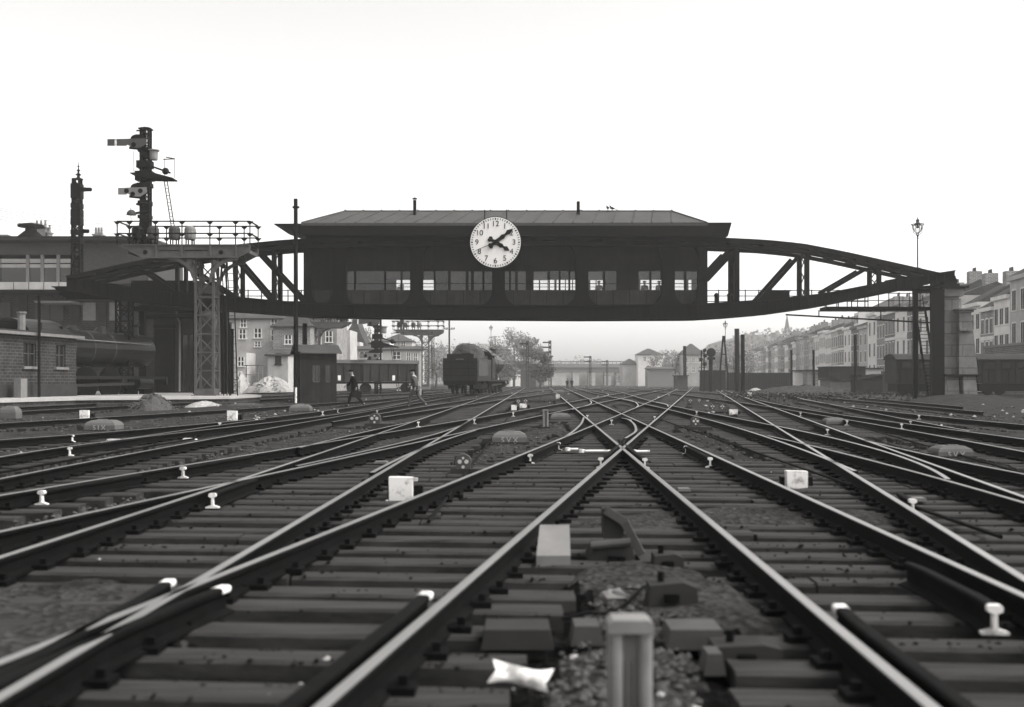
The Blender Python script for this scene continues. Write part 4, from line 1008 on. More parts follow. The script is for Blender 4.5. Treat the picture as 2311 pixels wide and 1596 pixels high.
# locomotive behind the hut ------------------------------------------------
def locomotive(loc, ang, label, tender=True, k=1.0):
    """front towards +s; s along the rails, n to the right"""
    t = thing('steam_locomotive', label, 'locomotive', loc)
    o = Vector(loc); d = Vector((math.sin(ang), math.cos(ang), 0)); n = Vector((math.cos(ang), -math.sin(ang), 0))
    class L(MB):
        def fin(s, nm, par=t, smooth=False):
            s.v = [tuple(o + d*p[1]*k + n*p[0]*k + Vector((0, 0, p[2]*k))) for p in s.v]; return s.build(nm, par, smooth)
    b0 = 8.6
    mb = L(); mb.lathe((0, 0, 2.85), [(.95, b0+2.0), (1.0, b0+2.02), (1.0, b0+8.6), (.96, b0+8.65), (.96, b0+10.6), (.85, b0+10.7), (.3, b0+10.8)], 24, 'loco', axis='y'); BO = mb.fin('boiler', smooth=False)
    mb = L()
    for s in (b0+3.4, b0+5.0, b0+6.8): mb.lathe((0, 0, 2.85), [(1.02, s), (1.02, s+.08)], 24, 'grey', axis='y')
    mb.fin('boiler_band', BO)
    mb = L(); mb.lathe((0, b0+9.7, 3.7), [(.42, 0), (.34, .2), (.32, .55), (.42, .62), (.42, .7)], 14, 'loco'); mb.fin('chimney')
    mb = L(); mb.lathe((0, b0+6.9, 3.72), [(.5, 0), (.46, .2), (.3, .38), (.05, .42)], 14, 'loco'); mb.fin('steam_dome')
    mb = L(); mb.lathe((0, b0+4.4, 3.75), [(.4, 0), (.38, .2), (.2, .35)], 12, 'loco'); mb.fin('sand_dome')
    mb = L(); mb.box(-1.45, b0, 1.35, -1.38, b0+1.9, 3.3, 'loco'); mb.box(1.38, b0, 1.35, 1.45, b0+1.9, 3.3, 'loco'); mb.box(-1.38, b0+1.8, 1.35, 1.38, b0+1.9, 3.9, 'loco'); mb.box(-1.45, b0, 3.3, -1.4, b0+.25, 4.0, 'loco'); mb.box(1.4, b0, 3.3, 1.45, b0+.25, 4.0, 'loco'); mb.fin('cab')
    mb = L(); arc = [(1.6*math.sin(q), 3.35+1.05*math.cos(q)-.15) for q in np.linspace(-1.25, 1.25, 13)]
    mb.prism(arc+[(u*.97, w-.06) for u, w in arc[::-1]], b0-.7, b0+2.2, 'loco'); mb.fin('cab_roof')
    mb = L(); mb.box(-1.42, b0-.2, 1.15, 1.42, b0+10.9, 1.32, 'loco'); mb.fin('running_board')
    mb = L()
    for sg in (-1, 1):
        for s in (b0+2.5, b0+4.5, b0+6.5): mb.lathe((sg*.78, s, 1.0-.05), [(.5, -.06), (.92, -.06), (.95, .0), (.95, .07), (.86, .09), (.15, .12)], 20, 'black', axis='x')
        for s in (b0+8.6, b0+10.1): mb.lathe((sg*.78, s, .5), [(.45, -.06), (.47, .06), (.1, .1)], 14, 'black', axis='x')
        mb.bar((sg*1.02, b0+2.5, .8), (sg*1.02, b0+8.8, .9), .1, .16, 'grey')
    mb.fin('running_gear')
    mb = L()
    for sg in (-1, 1): mb.lathe((sg*1.1, 0, .95), [(.38, b0+8.4), (.38, b0+9.7)], 14, 'loco', axis='y')
    mb.fin('cylinder')
    mb = L(); mb.box(-1.4, b0+11.0, .85, 1.4, b0+11.2, 1.3, 'loco')
    for sg in (-1, 1): mb.lathe((sg*.88, 0, 1.06), [(.08, b0+11.2), (.08, b0+11.6), (.24, b0+11.62), (.24, b0+11.7)], 14, 'black', axis='y')
    mb.fin('front_buffer_beam')
    mb = L(); mb.tube([(1.02, b0+2.2, 3.3), (1.05, b0+10, 3.2)], .03, 6, 'lightgrey'); mb.tube([(-1.02, b0+2.2, 3.3), (-1.05, b0+10, 3.2)], .03, 6, 'lightgrey'); mb.fin('handrail')
    if tender:
        mb = L(); mb.box(-1.48, 0.3, 1.15, 1.48, 7.9, 3.1, 'loco'); mb.box(-1.15, .35, 3.1, 1.15, 7.8, 3.45, 'loco')
        for z in (1.6, 2.2, 2.75): mb.box(-1.47, .27, z, 1.47, .3, z+.05, 'black')
        for x in (-.75, .75): mb.bar((x, .22, 1.3), (x, .22, 3.3), .05, .05, 'black')
        TD = mb.fin('tender')
        mb = L(); mb.box(1.481, .9, 1.6, 1.50, 5.8, 3.0, 'grey'); mb.fin('lit_side_panel', TD)  # lighter grey puts the side light into the tender flank's colour
        mb = L(); mb.blob((0, 4.2, 3.35), (1.35, 3.4, 1.15), 9, .06, 'coal', 5); mb.fin('coal_heap', TD)
        mb = L(); mb.box(-1.4, .05, .85, 1.4, .29, 1.2, 'black')
        for sg in (-1, 1): mb.lathe((sg*.88, 0, 1.0), [(.24, -.42), (.24, -.34), (.08, -.32), (.08, .05)], 14, 'black', axis='y')
        mb.box(-.3, -.05, 2.98, .3, .24, 3.04, 'lightgrey'); mb.fin('rear_buffer_beam', TD)
        mb = L()
        for sg in (-1, 1):
            for s in (1.2, 3.0, 5.4, 7.1): mb.lathe((sg*.78, s, .55), [(.5, -.06), (.52, .06), (.1, .1)], 16, 'black', axis='x')
            mb.box(sg*1.0-.06, .5, .5, sg*1.0+.06, 7.8, .95, 'black')
        mb.fin('tender_bogie', TD)
    return t
locomotive((gx(1037, 98), 98, RZ), math.atan(345/2500), 'black steam locomotive seen from behind with a heaped coal tender, standing mid-yard', k=1.05)
# second engine, only partly seen between the brick hut and the shed
ph = R(16.8)
L2 = locomotive((-29.3-math.sin(ph)*7.9*1.15, 64-math.cos(ph)*7.9*1.15, .18), ph, 'dark steam locomotive half hidden behind the brick hut, boiler towards the shed', tender=False, k=1.15)
# ---------------------------------------------------------------- telegraph pole, hut, wires
YH = 70.0
hx, hzz = (lambda x: gx(x, YH)), (lambda y: gz(y, YH))
h = thing('lineside_hut', 'dark plank lineside hut with a shallow pitched roof beside the tall pole', 'hut', (hx(715), YH, 0))
# corner towards us at x=680, left end face turns away, right long side faces us
A_, B_, C_ = Vector((hx(681), YH-.6, 0)), Vector((hx(757), YH+.5, 0)), Vector((hx(655), YH+1.6, 0)); D_ = B_+C_-A_
zA, zB, zC, zD = hzz(796), gz(800, YH+.5), gz(797, YH+1.6), gz(800, YH+2)
mb = MB(); rid0 = (A_+C_)/2; rid1 = (B_+D_)/2
mb.add([A_, B_, D_, C_, A_+Vector((0,0,zA)), B_+Vector((0,0,zA)), D_+Vector((0,0,zA)), C_+Vector((0,0,zA)), rid0+Vector((0,0,zA+.42)), rid1+Vector((0,0,zA+.42))],
       [(0,1,5,4), (1,2,6,9,5), (2,3,7,6), (3,0,4,8,7), (3,2,1,0)], 'hutwood'); mb.build('wall', h)
ux = (B_-A_).normalized(); uy = (C_-A_).normalized(); up = Vector((0,0,1)); mb = MB()
for a, b, sg in ((A_, B_, -1), (C_, D_, 1)):
    p = [a-ux*.3+uy*.3*sg+up*(zA-.07), b+ux*.3+uy*.3*sg+up*(zA-.07), rid1+ux*.3+up*(zA+.47), rid0-ux*.3+up*(zA+.47)]
    mb.add(p+[q+up*.07 for q in p], [(0,1,2,3), (7,6,5,4), (0,4,5,1), (1,5,6,2), (2,6,7,3), (3,7,4,0)], 'zinc')
mb.build('roof', h)
for f0, f1 in ((.34, .52), (.70, .80)):
    mb = MB(); a = A_+(B_-A_)*f0; b = A_+(B_-A_)*f1; o = Vector((ux.y, -ux.x, 0))*.02
    mb.add([a+o+up*1.35, b+o+up*1.35, b+o+up*2.35, a+o+up*2.35], [(0,1,2,3)], 'pane')
    for q in (a, (a+b)/2, b): mb.bar(q+o+up*1.35, q+o+up*2.35, .06, .06, 'grey')
    mb.bar(a+o+up*1.33, b+o+up*1.33, .06, .08, 'grey'); mb.build('window', h)
mb = MB(); mb.bar(A_+(C_-A_)*.5+up*.05+Vector((0,-.03,0)), A_+(C_-A_)*.5+up*2+Vector((0,-.03,0)), .8, .05, 'boards2', up=(1,0,0)); mb.build('door', h)
mb = MB(); Yp = 68.6; px = gx(668, Yp)
mb.tube([(px, Yp, -.2), (px, Yp, 1.0), (px-.02, Yp, gz(449, Yp))], [.16, .155, .12], 10, 'black')
mb.v = mb.v; tp = thing('telegraph_pole', 'tall dark timber pole with a white painted foot beside the plank hut', 'pole', (px, Yp, 0)); mb.build('shaft', tp)
mb = MB(); mb.tube([(px+.02, Yp-.17, .0), (px+.02, Yp-.17, 1.0)], .07, 8, 'white'); mb.build('white_foot_post', tp)
mb = MB(); mb.box(px-.25, Yp-.25, gz(800, Yp), px+.25, Yp+.25, gz(794, Yp), 'black'); mb.box(px-.2, Yp-.1, gz(470, Yp), px+.2, Yp+.1, gz(466, Yp), 'black'); mb.build('clamp', tp)
mb = MB(); mb.tube([(gx(688, 78), 78, -.2), (gx(688, 78), 78, gz(730, 78))], .17, 8, 'black'); solo(mb, 'short_pole', 'short thick dark pole rising behind the plank hut', 'pole')
for k, (ya, yb) in enumerate(((457, 500), (466, 509), (474, 521), (482, 527), (462, 505))):
    mb = MB(); Ya, Yb = 80, 110; p = at(-60, ya, Ya); q = at(320, yb, Yb); pts = []
    for i in range(13): u = i/12; v = p.lerp(q, u); v.z -= 1.0*4*u*(1-u)*.5; pts.append(v)
    mb.tube(pts, .012, 4, 'black'); o = mb.build('overhead_wire'); tag(o, 'thin overhead wire sagging across the sky at left', 'wire', 'wires in the sky at left')

# more gantries beyond the bridge
index_kids(G1_); index_kids(SM_)
Yk = 172.0
dup(G1_, (gx(960, Yk), Yk, 0), 'distant lattice bracket with railed platform right of the plank hut, beyond the bridge')
dup(SM_, (gx(960, Yk)-138/37.88, Yk, CZ+(HZ-556)/37.88), 'semaphore mast on the distant gantry platform left of the locomotive')
Yk = 150.0
dup(G1_, (gx(712, Yk), Yk, 0), 'middle distance bracket gantry seen just above the plank hut roof', rotz=math.pi)
dup(SM_, (gx(712, Yk)+138/37.88*1.0, Yk, CZ+(HZ-556)/37.88), 'semaphore mast on the gantry above the plank hut roof')
# lattice signal mast standing on the ground
Yk = 122.0
dup(SM_, (gx(853, Yk), Yk, .0), 'ground-standing lattice semaphore mast between the plank hut and the locomotive', scale=1.3)
# far semaphores
YF2 = 300.0
def far_signal(x, ytop, arms, Y, label, armw=1.5):
    t = thing('far_semaphore', label, 'signal', (gx(x, Y), Y, 0), 'small far semaphores')
    mb = MB(); zt = gz(ytop, Y); mb.lattice((gx(x, Y), Y, 0), .5, .5, zt, 10, .16, .07, 'black'); mb.build('post', t)
    for ya in arms:
        mb = MB(); mb.box(gx(x, Y)-armw-.2, Y-.35, gz(ya, Y)-.16, gx(x, Y)-.1, Y-.3, gz(ya, Y)+.16, 'black'); mb.lathe((gx(x, Y), Y-.3, gz(ya, Y)), [(.35, 0), (.35, .1)], 10, 'black', axis='y'); mb.build('signal_arm', t)
    mb = MB(); mb.box(gx(x, Y)-1, Y-.5, gz(ytop+35, Y), gx(x, Y)+.8, Y+.5, gz(ytop+35, Y)+.12, 'black'); mb.build('work_platform', t)
    return t
far_signal(1241, 769, (773, 784, 795), 260, 'far semaphore with three arms standing clear of the dark trees')
far_signal(1332, 804, (806, 816), 330, 'far semaphore with two arms in front of the viaduct centre', 1.7)
far_signal(1370, 813, (816, 824), 360, 'smallest far semaphore right of the two-arm one, before the viaduct', 1.6)
far_signal(1190, 770, (776,), 250, 'far semaphore standing against the dark trees', 1.6)
# buildings on the left -----------------------------------------------------
WN = [0]
def block(name, label, x0, x1, yt, Y, depth, m, roof=None, win=(), wm='dark_pane', zb=0, cat='house', group=None, surround='stucco'):
    t = thing(name, label, cat, (gx((x0+x1)/2, Y), Y, zb), group)
    mb = MB(); mb.box(gx(x0, Y), Y, zb, gx(x1, Y), Y+depth, gz(yt, Y), m); mb.build('wall', t)
    if roof:
        kind, yr2, rm = roof; a, b, z, zr2 = gx(x0, Y)-.3, gx(x1, Y)+.3, gz(yt, Y)+.003, gz(yr2, Y+depth*.5); mb = MB()
        ins = {'hip': min(depth*.45, (b-a)*.45), 'gable': 0.3}[kind]
        mb.add([(a, Y-.3, z), (b, Y-.3, z), (b, Y+depth+.3, z), (a, Y+depth+.3, z), (a+ins, Y+depth/2, zr2), (b-ins, Y+depth/2, zr2)], [(0,1,5,4), (1,2,5), (2,3,4,5), (3,0,4), (3,2,1,0)], rm); mb.build('roof', t)
        mb = MB(); mb.box(a-.02, Y-.42, z-.22, b+.02, Y-.005, z-.005, 'shed'); mb.build('cornice', t)
    for w in win:
        xa, xb, ya, yb = w[:4]; mb = MB(); X0, X1, Z0, Z1 = gx(xa, Y), gx(xb, Y), gz(yb, Y), gz(ya, Y)
        mb.box(X0, Y-.03, Z0, X1, Y-.01, Z1, wm)
        for X in (X0, (X0+X1)/2, X1): mb.box(X-.07, Y-.06, Z0, X+.07, Y-.031, Z1, surround)
        mb.box(X0-.08, Y-.07, (Z0+Z1)/2-.05, X1+.08, Y-.032, (Z0+Z1)/2+.05, surround); mb.box(X0-.15, Y-.14, Z0-.14, X1+.15, Y-.004, Z0, surround)
        mb.build('window', t)
    return t
g2 = 'houses along the left edge of the yard'
block('tenement_house', 'pale four-storey tenement with paired windows behind the poles at left', 470, 640, 718, 150, 10, 'stucco_mid', ('gable', 700, 'tile'),
      [(543,556,721,738),(612,626,721,738),(540,555,744,764),(574,590,742,762),(612,625,745,768),(575,588,772,782),(612,626,785,802),(640-14,640-4,745,760)], group=g2, cat='house')
block('villa', 'villa with steep hipped roof, arched upper window and brick front left of the plank hut', 616, 700, 736, 146, 9, 'brick_mid', ('hip', 705, 'slate'), [(643,658,757,776),(646,656,795,812)], group=g2)
t = block('porch_house', 'small pale gabled porch house below the villa left of the plank hut', 604, 650, 800, 142, 4, 'stucco_mid', ('gable', 787, 'tile'), [(622,634,797,822)], group=g2, surround='shed')
block('garage', 'low pale annexe with a dark doorway at the foot of the tenement', 529, 556, 796, 141, 5, 'stucco_mid', None, [(537,551,806,826)], group=g2, cat='annexe')
block('row_house', 'dark brick house with tall windows behind the plank hut roof', 668, 760, 716, 160, 10, 'brick_mid', ('gable', 702, 'slate'), [(676,688,728,745),(700,712,728,745),(735,750,748,772),(700,714,760,785),(680,692,760,785)], group=g2)
block('white_house', 'plain pale side wall of a house right of the plank hut roof', 757, 790, 745, 175, 8, 'stucco_mid', None, [], group=g2)
YN = 205
block('low_terrace', 'low pale terrace with wide dark windows behind the goods wagons', 782, 950, 788, YN, 8, 'stucco_mid', ('gable', 781, 'tile'), [(812,832,795,808),(852,862,796,808),(886,904,795,810),(918,926,796,815),(934,942,798,815)], group=g2)
block('gabled_house', 'distant house with a low triangular gable behind the terrace and wagons', 862, 930, 770, 235, 9, 'stucco_mid', ('hip', 754, 'tile'), [(874,884,772,782),(905,915,772,782)], group=g2)
block('white_annexe', 'pale stepped annexe in front of the pointed slate gable', 785, 812, 772, 215, 5, 'stucco_mid', None, [(788,800,778,783)], group=g2, cat='annexe')
mb = MB(); Y = 222; mb.prism([(gx(784, Y), 0), (gx(835, Y), 0), (gx(835, Y), gz(795, Y)), (gx(814, Y), gz(752, Y)), (gx(803, Y), gz(722, Y)), (gx(800, Y), gz(722, Y)), (gx(784, Y), gz(748, Y))], Y, Y+9, 'slate')
solo(mb, 'slate_gable', 'tall dark pointed slate gable rising beside the plank hut', 'gable')
block('pale_hall', 'pale block behind the front end of the steam locomotive', 1128, 1152, 792, 300, 10, 'stucco', None, [], group=g2)
block('trackside_shed', 'grey trackside shed below the dark trees at the yard centre', 1175, 1210, 834, 262, 5, 'grey', None, [], group=g2, cat='shed')
block('yard_wall', 'low pale boundary wall right of the steam locomotive', 1135, 1180, 842, 310, 1, 'stucco', None, [], cat='wall')
# rubble heaps
def heap(name, label, x0, x1, yt, Y, m, cat='heap', depth=3.0, jit=.22, seed=1, group=None, n=9):
    c = (gx((x0+x1)/2, Y), Y, -.05); rn = random.Random(seed); mb = MB(); hgt = gz(yt, Y)+.05; w = (gx(x1, Y)-gx(x0, Y))/2
    nr, ns = n, 26; vs = []; fs = []
    for i in range(nr+1):
        q = i/nr
        for k in range(ns):
            a = 2*math.pi*k/ns; rr = q*(1+.16*math.sin(a*2+seed)+.1*math.sin(a*5+seed*2)); z = hgt*(1-q**1.8)*(1+rn.uniform(-jit, jit)*.5)*(1+.15*math.sin(3*a+seed)*q)
            vs.append((c[0]+w*rr*math.cos(a), c[1]+depth*rr*math.sin(a), c[2]+max(0, z)))
    for i in range(nr):
        for k in range(ns): fs.append((i*ns+k, (i+1)*ns+k, (i+1)*ns+(k+1) % ns, i*ns+(k+1) % ns))
    mb.add(vs, fs, m)
    for k in range(150):
        a = rn.random()*6.28; q = rn.random()**.6; r = rn.uniform(.03, .10)*hgt+.02
        rock(mb, c[0]+w*q*math.cos(a), c[1]+depth*q*math.sin(a), c[2]+hgt*(1-q**1.8)*.93, r, m)
    return solo(mb, name, label, cat, group)
rg = 'heaps of rubble and gravel'
heap('rubble_heap', 'large pale rubble heap left of the plank hut', 556, 668, 852, 128, 'pale_chip', group=rg, seed=2)
heap('rubble_heap', 'smaller pale rubble heap below the pale annexe of the tenement', 524, 562, 841, 130, 'pale_chip', group=rg, seed=3)
heap('gravel_heap', 'dark conical gravel heap in front of the platform edge', 285, 404, 890, 50.5, 'stone_chip', group=rg, seed=4, depth=1.5)
heap('gravel_heap', 'low light gravel spill at the foot of the nearest gantry', 416, 505, 906, 60, 'pale_chip', group=rg, seed=5, depth=1.2)
heap('gravel_heap', 'low spread of ballast in front of the plank hut', 500, 600, 910, 62, 'stone_chip', group=rg, seed=6, depth=1.5)
heap('rubble_heap', 'small white pointed heap beside the far right tracks', 1688, 1722, 876, 150, 'pale_chip', group=rg, seed=7, depth=2)
# wooden scaffold by the rubble
mb = MB(); Y = 136
for x in (556, 582, 592): mb.bar((gx(x, Y), Y, 0), (gx(x, Y), Y, gz(824, Y)), .12, .12, 'lightgrey')
mb.bar((gx(550, Y), Y, gz(825, Y)), (gx(596, Y), Y, gz(825, Y)), .12, .12, 'lightgrey'); mb.bar((gx(552, Y), Y, gz(846, Y)), (gx(590, Y), Y, gz(846, Y)), .1, .1, 'lightgrey'); solo(mb, 'timber_scaffold', 'light timber frame standing between the two rubble heaps', 'scaffold')
# goods wagons
def wagon(s0, label):
    Y0 = 118; t = thing('goods_wagon', label, 'wagon', (gx(s0, Y0), Y0, RZ), 'goods wagons behind the hut')
    x0 = gx(s0, Y0); ln = 6.9; k = .18
    class W(MB):
        def fin(s, nm, par=t): s.v = [(p[0], p[1]+(p[0]-gx(760, Y0))*.55, p[2]+RZ) for p in s.v]; return s.build(nm, par)
    mb = W(); mb.box(x0+.1, Y0, 1.2, x0+ln-.1, Y0+2.6, 3.15, 'wagon')
    for q in range(8): mb.box(x0+.1+(ln-.3)*q/7, Y0-.06, 1.2, x0+.2+(ln-.3)*q/7, Y0-.005, 3.15, 'black')
    mb.fin('body')
    mb = W(); mb.prism([(Y0-.15, 3.15), (Y0+2.75, 3.15), (Y0+2.2, 3.45), (Y0+1.3, 3.55), (Y0+.4, 3.45)][::-1], x0, x0+ln, 'zinc', axis='x'); mb.fin('roof')
    mb = W()
    for q in (.2, .8):
        for yy in (Y0+.4, Y0+2.1): mb.lathe((x0+ln*q, yy, .5), [(.48, -.05), (.5, .05), (.1, .1)], 12, 'black', axis='y')
    mb.box(x0+.2, Y0+.2, .95, x0+ln-.2, Y0+2.4, 1.19, 'black'); mb.fin('chassis')
    mb = W(); mb.box(x0+ln*.62, Y0-.08, 1.3, x0+ln*.62+.28, Y0-.061, 1.85, 'white'); mb.fin('label_board')
wagon(672, 'dark goods wagon nearest the plank hut, with a small white board'); wagon(788, 'second dark goods wagon from the plank hut, behind the lattice mast')
# viaduct --------------------------------------------------------------
YV = 400.0
vx, vz = (lambda x: gx(x, YV)), (lambda y: gz(y, YV))
v = thing('viaduct', 'long hazy rail viaduct crossing the far end of the yard', 'viaduct', (vx(1350), YV, 0))
mb = MB(); mb.box(vx(1190), YV, vz(841), vx(1560), YV+8, vz(830), 'lightgrey'); mb.box(vx(1190), YV-.6, vz(832), vx(1560), YV-.02, vz(829), 'grey'); mb.build('deck', v)  # viaduct greys kept pale to paint in distance haze
mb = MB(); mb.box(vx(1190), YV-.4, vz(829), vx(1560), YV-.1, vz(821), 'lightgrey'); mb.build('parapet', v)
mb = MB(); mb.box(vx(1190), YV+9, 0, vx(1560), YV+10, vz(838), 'stucco'); mb.build('back_wall', v)
for x in (1200, 1236, 1262, 1300, 1336, 1372, 1398, 1430, 1464, 1484, 1530):
    mb = MB(); w = 2.6 if x in (1262, 1464, 1430) else 1.2; mb.box(vx(x)-w, YV+.2, 0, vx(x)+w, YV+7.8, vz(841), 'stucco_mid'); mb.build('pier', v)
mb = MB()
for k in range(24): x = 1240+k*9; mb.bar((vx(x), YV+3, vz(829)), (vx(x), YV+3, vz(815)), .25, .25, 'lightgrey')
mb.bar((vx(1240), YV+3, vz(816)), (vx(1448), YV+3, vz(816)), .25, .4, 'lightgrey'); mb.build('fence_frame', v)
# trees ---------------------------------------------------------------
def tree(x, yt, Y, w, label, seed, dens=1.0, kind='broadleaf_tree', low=.25):
    t = thing(kind, label, 'tree', (gx(x, Y), Y, 0), 'trees around the yard')
    rn = random.Random(seed); H = gz(yt, Y); mb = MB(); bx_ = gx(x, Y)
    mb.tube([(bx_, Y, 0), (bx_+.1, Y, H*.4), (bx_, Y, H*.75)], [H*.025, H*.02, H*.008], 7, 'bark')
    for k in range(7): a = rn.random()*6.28; z = H*rn.uniform(.3, .6); mb.tube([(bx_, Y, z), (bx_+math.cos(a)*w*.6, Y+math.sin(a)*w*.6, z+H*.2)], [H*.01, H*.003], 5, 'bark')
    mb.build('trunk', t)
    mb = MB(); n = int(60*dens); cl = []
    for k in range(34):
        a = rn.random()*6.28; q = rn.random()**.5; z = rn.uniform(low, 1); rad = w*math.sqrt(max(.05, 1-((z-.55)/.5)**2))
        cl.append((bx_+math.cos(a)*q*rad*.8, Y+math.sin(a)*q*rad*.8, H*z*.96, rn.uniform(.12, .3)*w+.25))
    for cx0, cy0, cz0, r in cl:
        for k in range(n):
            d = Vector((rn.gauss(0, 1), rn.gauss(0, 1), rn.gauss(0, .8))).normalized()*r*rn.random()**.4; p = Vector((cx0, cy0, cz0))+d
            s = rn.uniform(.10, .22)*(1+Y/400); a = Vector((rn.gauss(0,1), rn.gauss(0,1), rn.gauss(0,1))).normalized()*s; b = a.orthogonal().normalized()*s*.7
            mb.add([p-a, p+b, p+a, p-b], [(0,1,2,3)], 'leaf_dark' if seed == 4 else 'leaf')
    mb.build('crown', t)
tree(1160, 748, 300, 8.0, 'tallest pale tree just right of the steam locomotive', 1, 1.8)
tree(1128, 782, 300, 6, 'rounded hazy tree directly behind the steam locomotive', 2, 1.5)
tree(1202, 762, 270, 4.2, 'tall narrow tree standing at the far yard centre', 3, 1.6)
tree(1219, 796, 240, 3.4, 'dark bushy tree beside the three-arm far semaphore', 4, 1.3)
tree(826, 752, 240, 6.5, 'hazy tree behind the lattice semaphore mast', 5)
tree(930, 770, 250, 6, 'bushy tree behind the distant gantry column', 6)
tree(985, 785, 260, 7, 'low tree left of the locomotive tender', 7)
tree(1045, 783, 330, 8, 'wide hazy tree behind the coal tender', 8)
tree(1517, 788, 330, 8, 'round tree between the two far villas at right', 9)
tree(1655, 772, 300, 9, 'tree at the foot of the far right slope beside two poles', 10)
tree(1620, 800, 310, 6, 'small pale tree behind the disc signal', 11)
tree(1425, 826, 390, 6, 'low hazy shrubs left of the far villa', 12, kind='shrub')

# low hazy tree line behind the left-hand houses
for k, (x, y, Y, wd) in enumerate(((770, 770, 300, 9), (800, 764, 310, 10), (838, 766, 320, 9), (885, 774, 320, 10), (925, 772, 330, 9), (965, 776, 330, 10), (1005, 779, 340, 9), (1085, 778, 345, 9), (1240, 815, 460, 10), (1290, 813, 470, 12), (1340, 815, 470, 10))):
    tree(x, y, Y, wd, ['hazy tree at the left end of the far tree line, beside the slate gable', 'hazy tree in the far line right of the slate gable', 'hazy tree in the far line behind the lattice mast', 'hazy tree in the far line left of the distant gantry', 'hazy tree in the far line behind the distant gantry railing', 'hazy tree in the far line right of the distant gantry', 'hazy tree in the far line behind the telegraph post', 'hazy tree in the far line above the locomotive chimney', 'faint tree beyond the viaduct, left one', 'faint tree beyond the viaduct, middle one', 'faint tree beyond the viaduct, right one'][k], 40+k, .5)
block('hazy_mansion', 'pale hazy flat-topped house on the skyline above the coal tender', 1080, 1118, 776, 420, 12, 'stucco_mid', None, [(1086,1092,782,788),(1100,1106,782,788)], group=g2)
block('white_villa', 'white villa with flat roof behind the lattice semaphore mast', 845, 880, 770, 225, 7, 'stucco', ('hip', 764, 'tile'), [(852,858,776,784),(866,872,776,784)], group=g2)
# ---------------------------------------------------------------- right side
block('far_villa', 'hazy far villa with a steep dark roof right of the viaduct', 1440, 1494, 800, 345, 9, 'stucco', ('hip', 787, 'slate'), [(1452,1458,806,814),(1466,1472,806,814),(1480,1486,806,814)], group='far houses at the end of the yard')
block('far_villa', 'low hazy house stepped down to the left of the far villa', 1405, 1442, 822, 350, 9, 'stucco_mid', ('hip', 810, 'slate'), [], group='far houses at the end of the yard')
block('far_villa', 'tall hazy house with a pointed roof behind the single timber pole', 1541, 1590, 800, 320, 10, 'stucco_mid', ('hip', 776, 'slate'), [(1548,1554,808,818),(1562,1568,808,818),(1574,1580,808,818),(1548,1554,828,840),(1562,1568,828,840)], group='far houses at the end of the yard')
block('station_canopy', 'far pale platform canopy left of the single timber pole', 1462, 1520, 832, 300, 6, 'lightgrey', ('gable', 828, 'zinc'), [], cat='canopy')
# hillside behind
mb = MB(); vs = []; rn = random.Random(5)
hx0 = [(1560,850),(1600,826),(1640,790),(1660,766),(1690,756),(1740,754),(1800,752),(1900,735),(2000,700),(2100,690),(2250,680)]
for i, (x, y) in enumerate(hx0):
    Y = 640; vs += [(gx(x, Y), Y-60, -1), (gx(x, Y), Y, gz(y, Y)), (gx(x, Y), Y+90, gz(y, Y)), (gx(x, Y), Y+110, -1)]
fs = [(i*4+k, i*4+4+k, i*4+5+k, i*4+1+k) for i in range(len(hx0)-1) for k in range(3)]
mb.add(vs, fs, 'leaf'); tag(mb.build('hill'), kind='structure')
mb = MB(); rn = random.Random(9)
for k in range(5200):
    x = rn.uniform(1600, 2080); yy = float(np.interp(x, [a for a, b in hx0], [b for a, b in hx0])); Y = 640-60*rn.random(); q = (Y-580)/60; z = gz(yy, 640)*q+rn.uniform(-1, 3.2)
    p = Vector((gx(x, 640), Y-1, z)); s = rn.uniform(.7, 1.6); a = Vector((rn.gauss(0,1), rn.gauss(0,1), rn.gauss(0,1))).normalized()*s; b = a.orthogonal().normalized()*s
    mb.add([p-a, p+b, p+a, p-b], [(0,1,2,3)], 'leaf')
tag(mb.build('hillside_wood'), 'far hazy wooded hillside behind the right-hand terraces', 'wood', kind='stuff')
Y = 690; mb = MB(); t = thing('church', 'faint church spire on the skyline above the right-hand terraces', 'church', (gx(1778, Y), Y, 0))
mb.box(gx(1771, Y), Y, 0, gx(1785, Y), Y+4, gz(745, Y), 'slate'); mb.build('tower', t); mb = MB(); mb.lathe((gx(1778, Y), Y+2, gz(745, Y)), [(2.0, 0), (1.4, 2.2), (.05, gz(708, Y)-gz(745, Y))], 8, 'slate'); mb.build('spire', t)
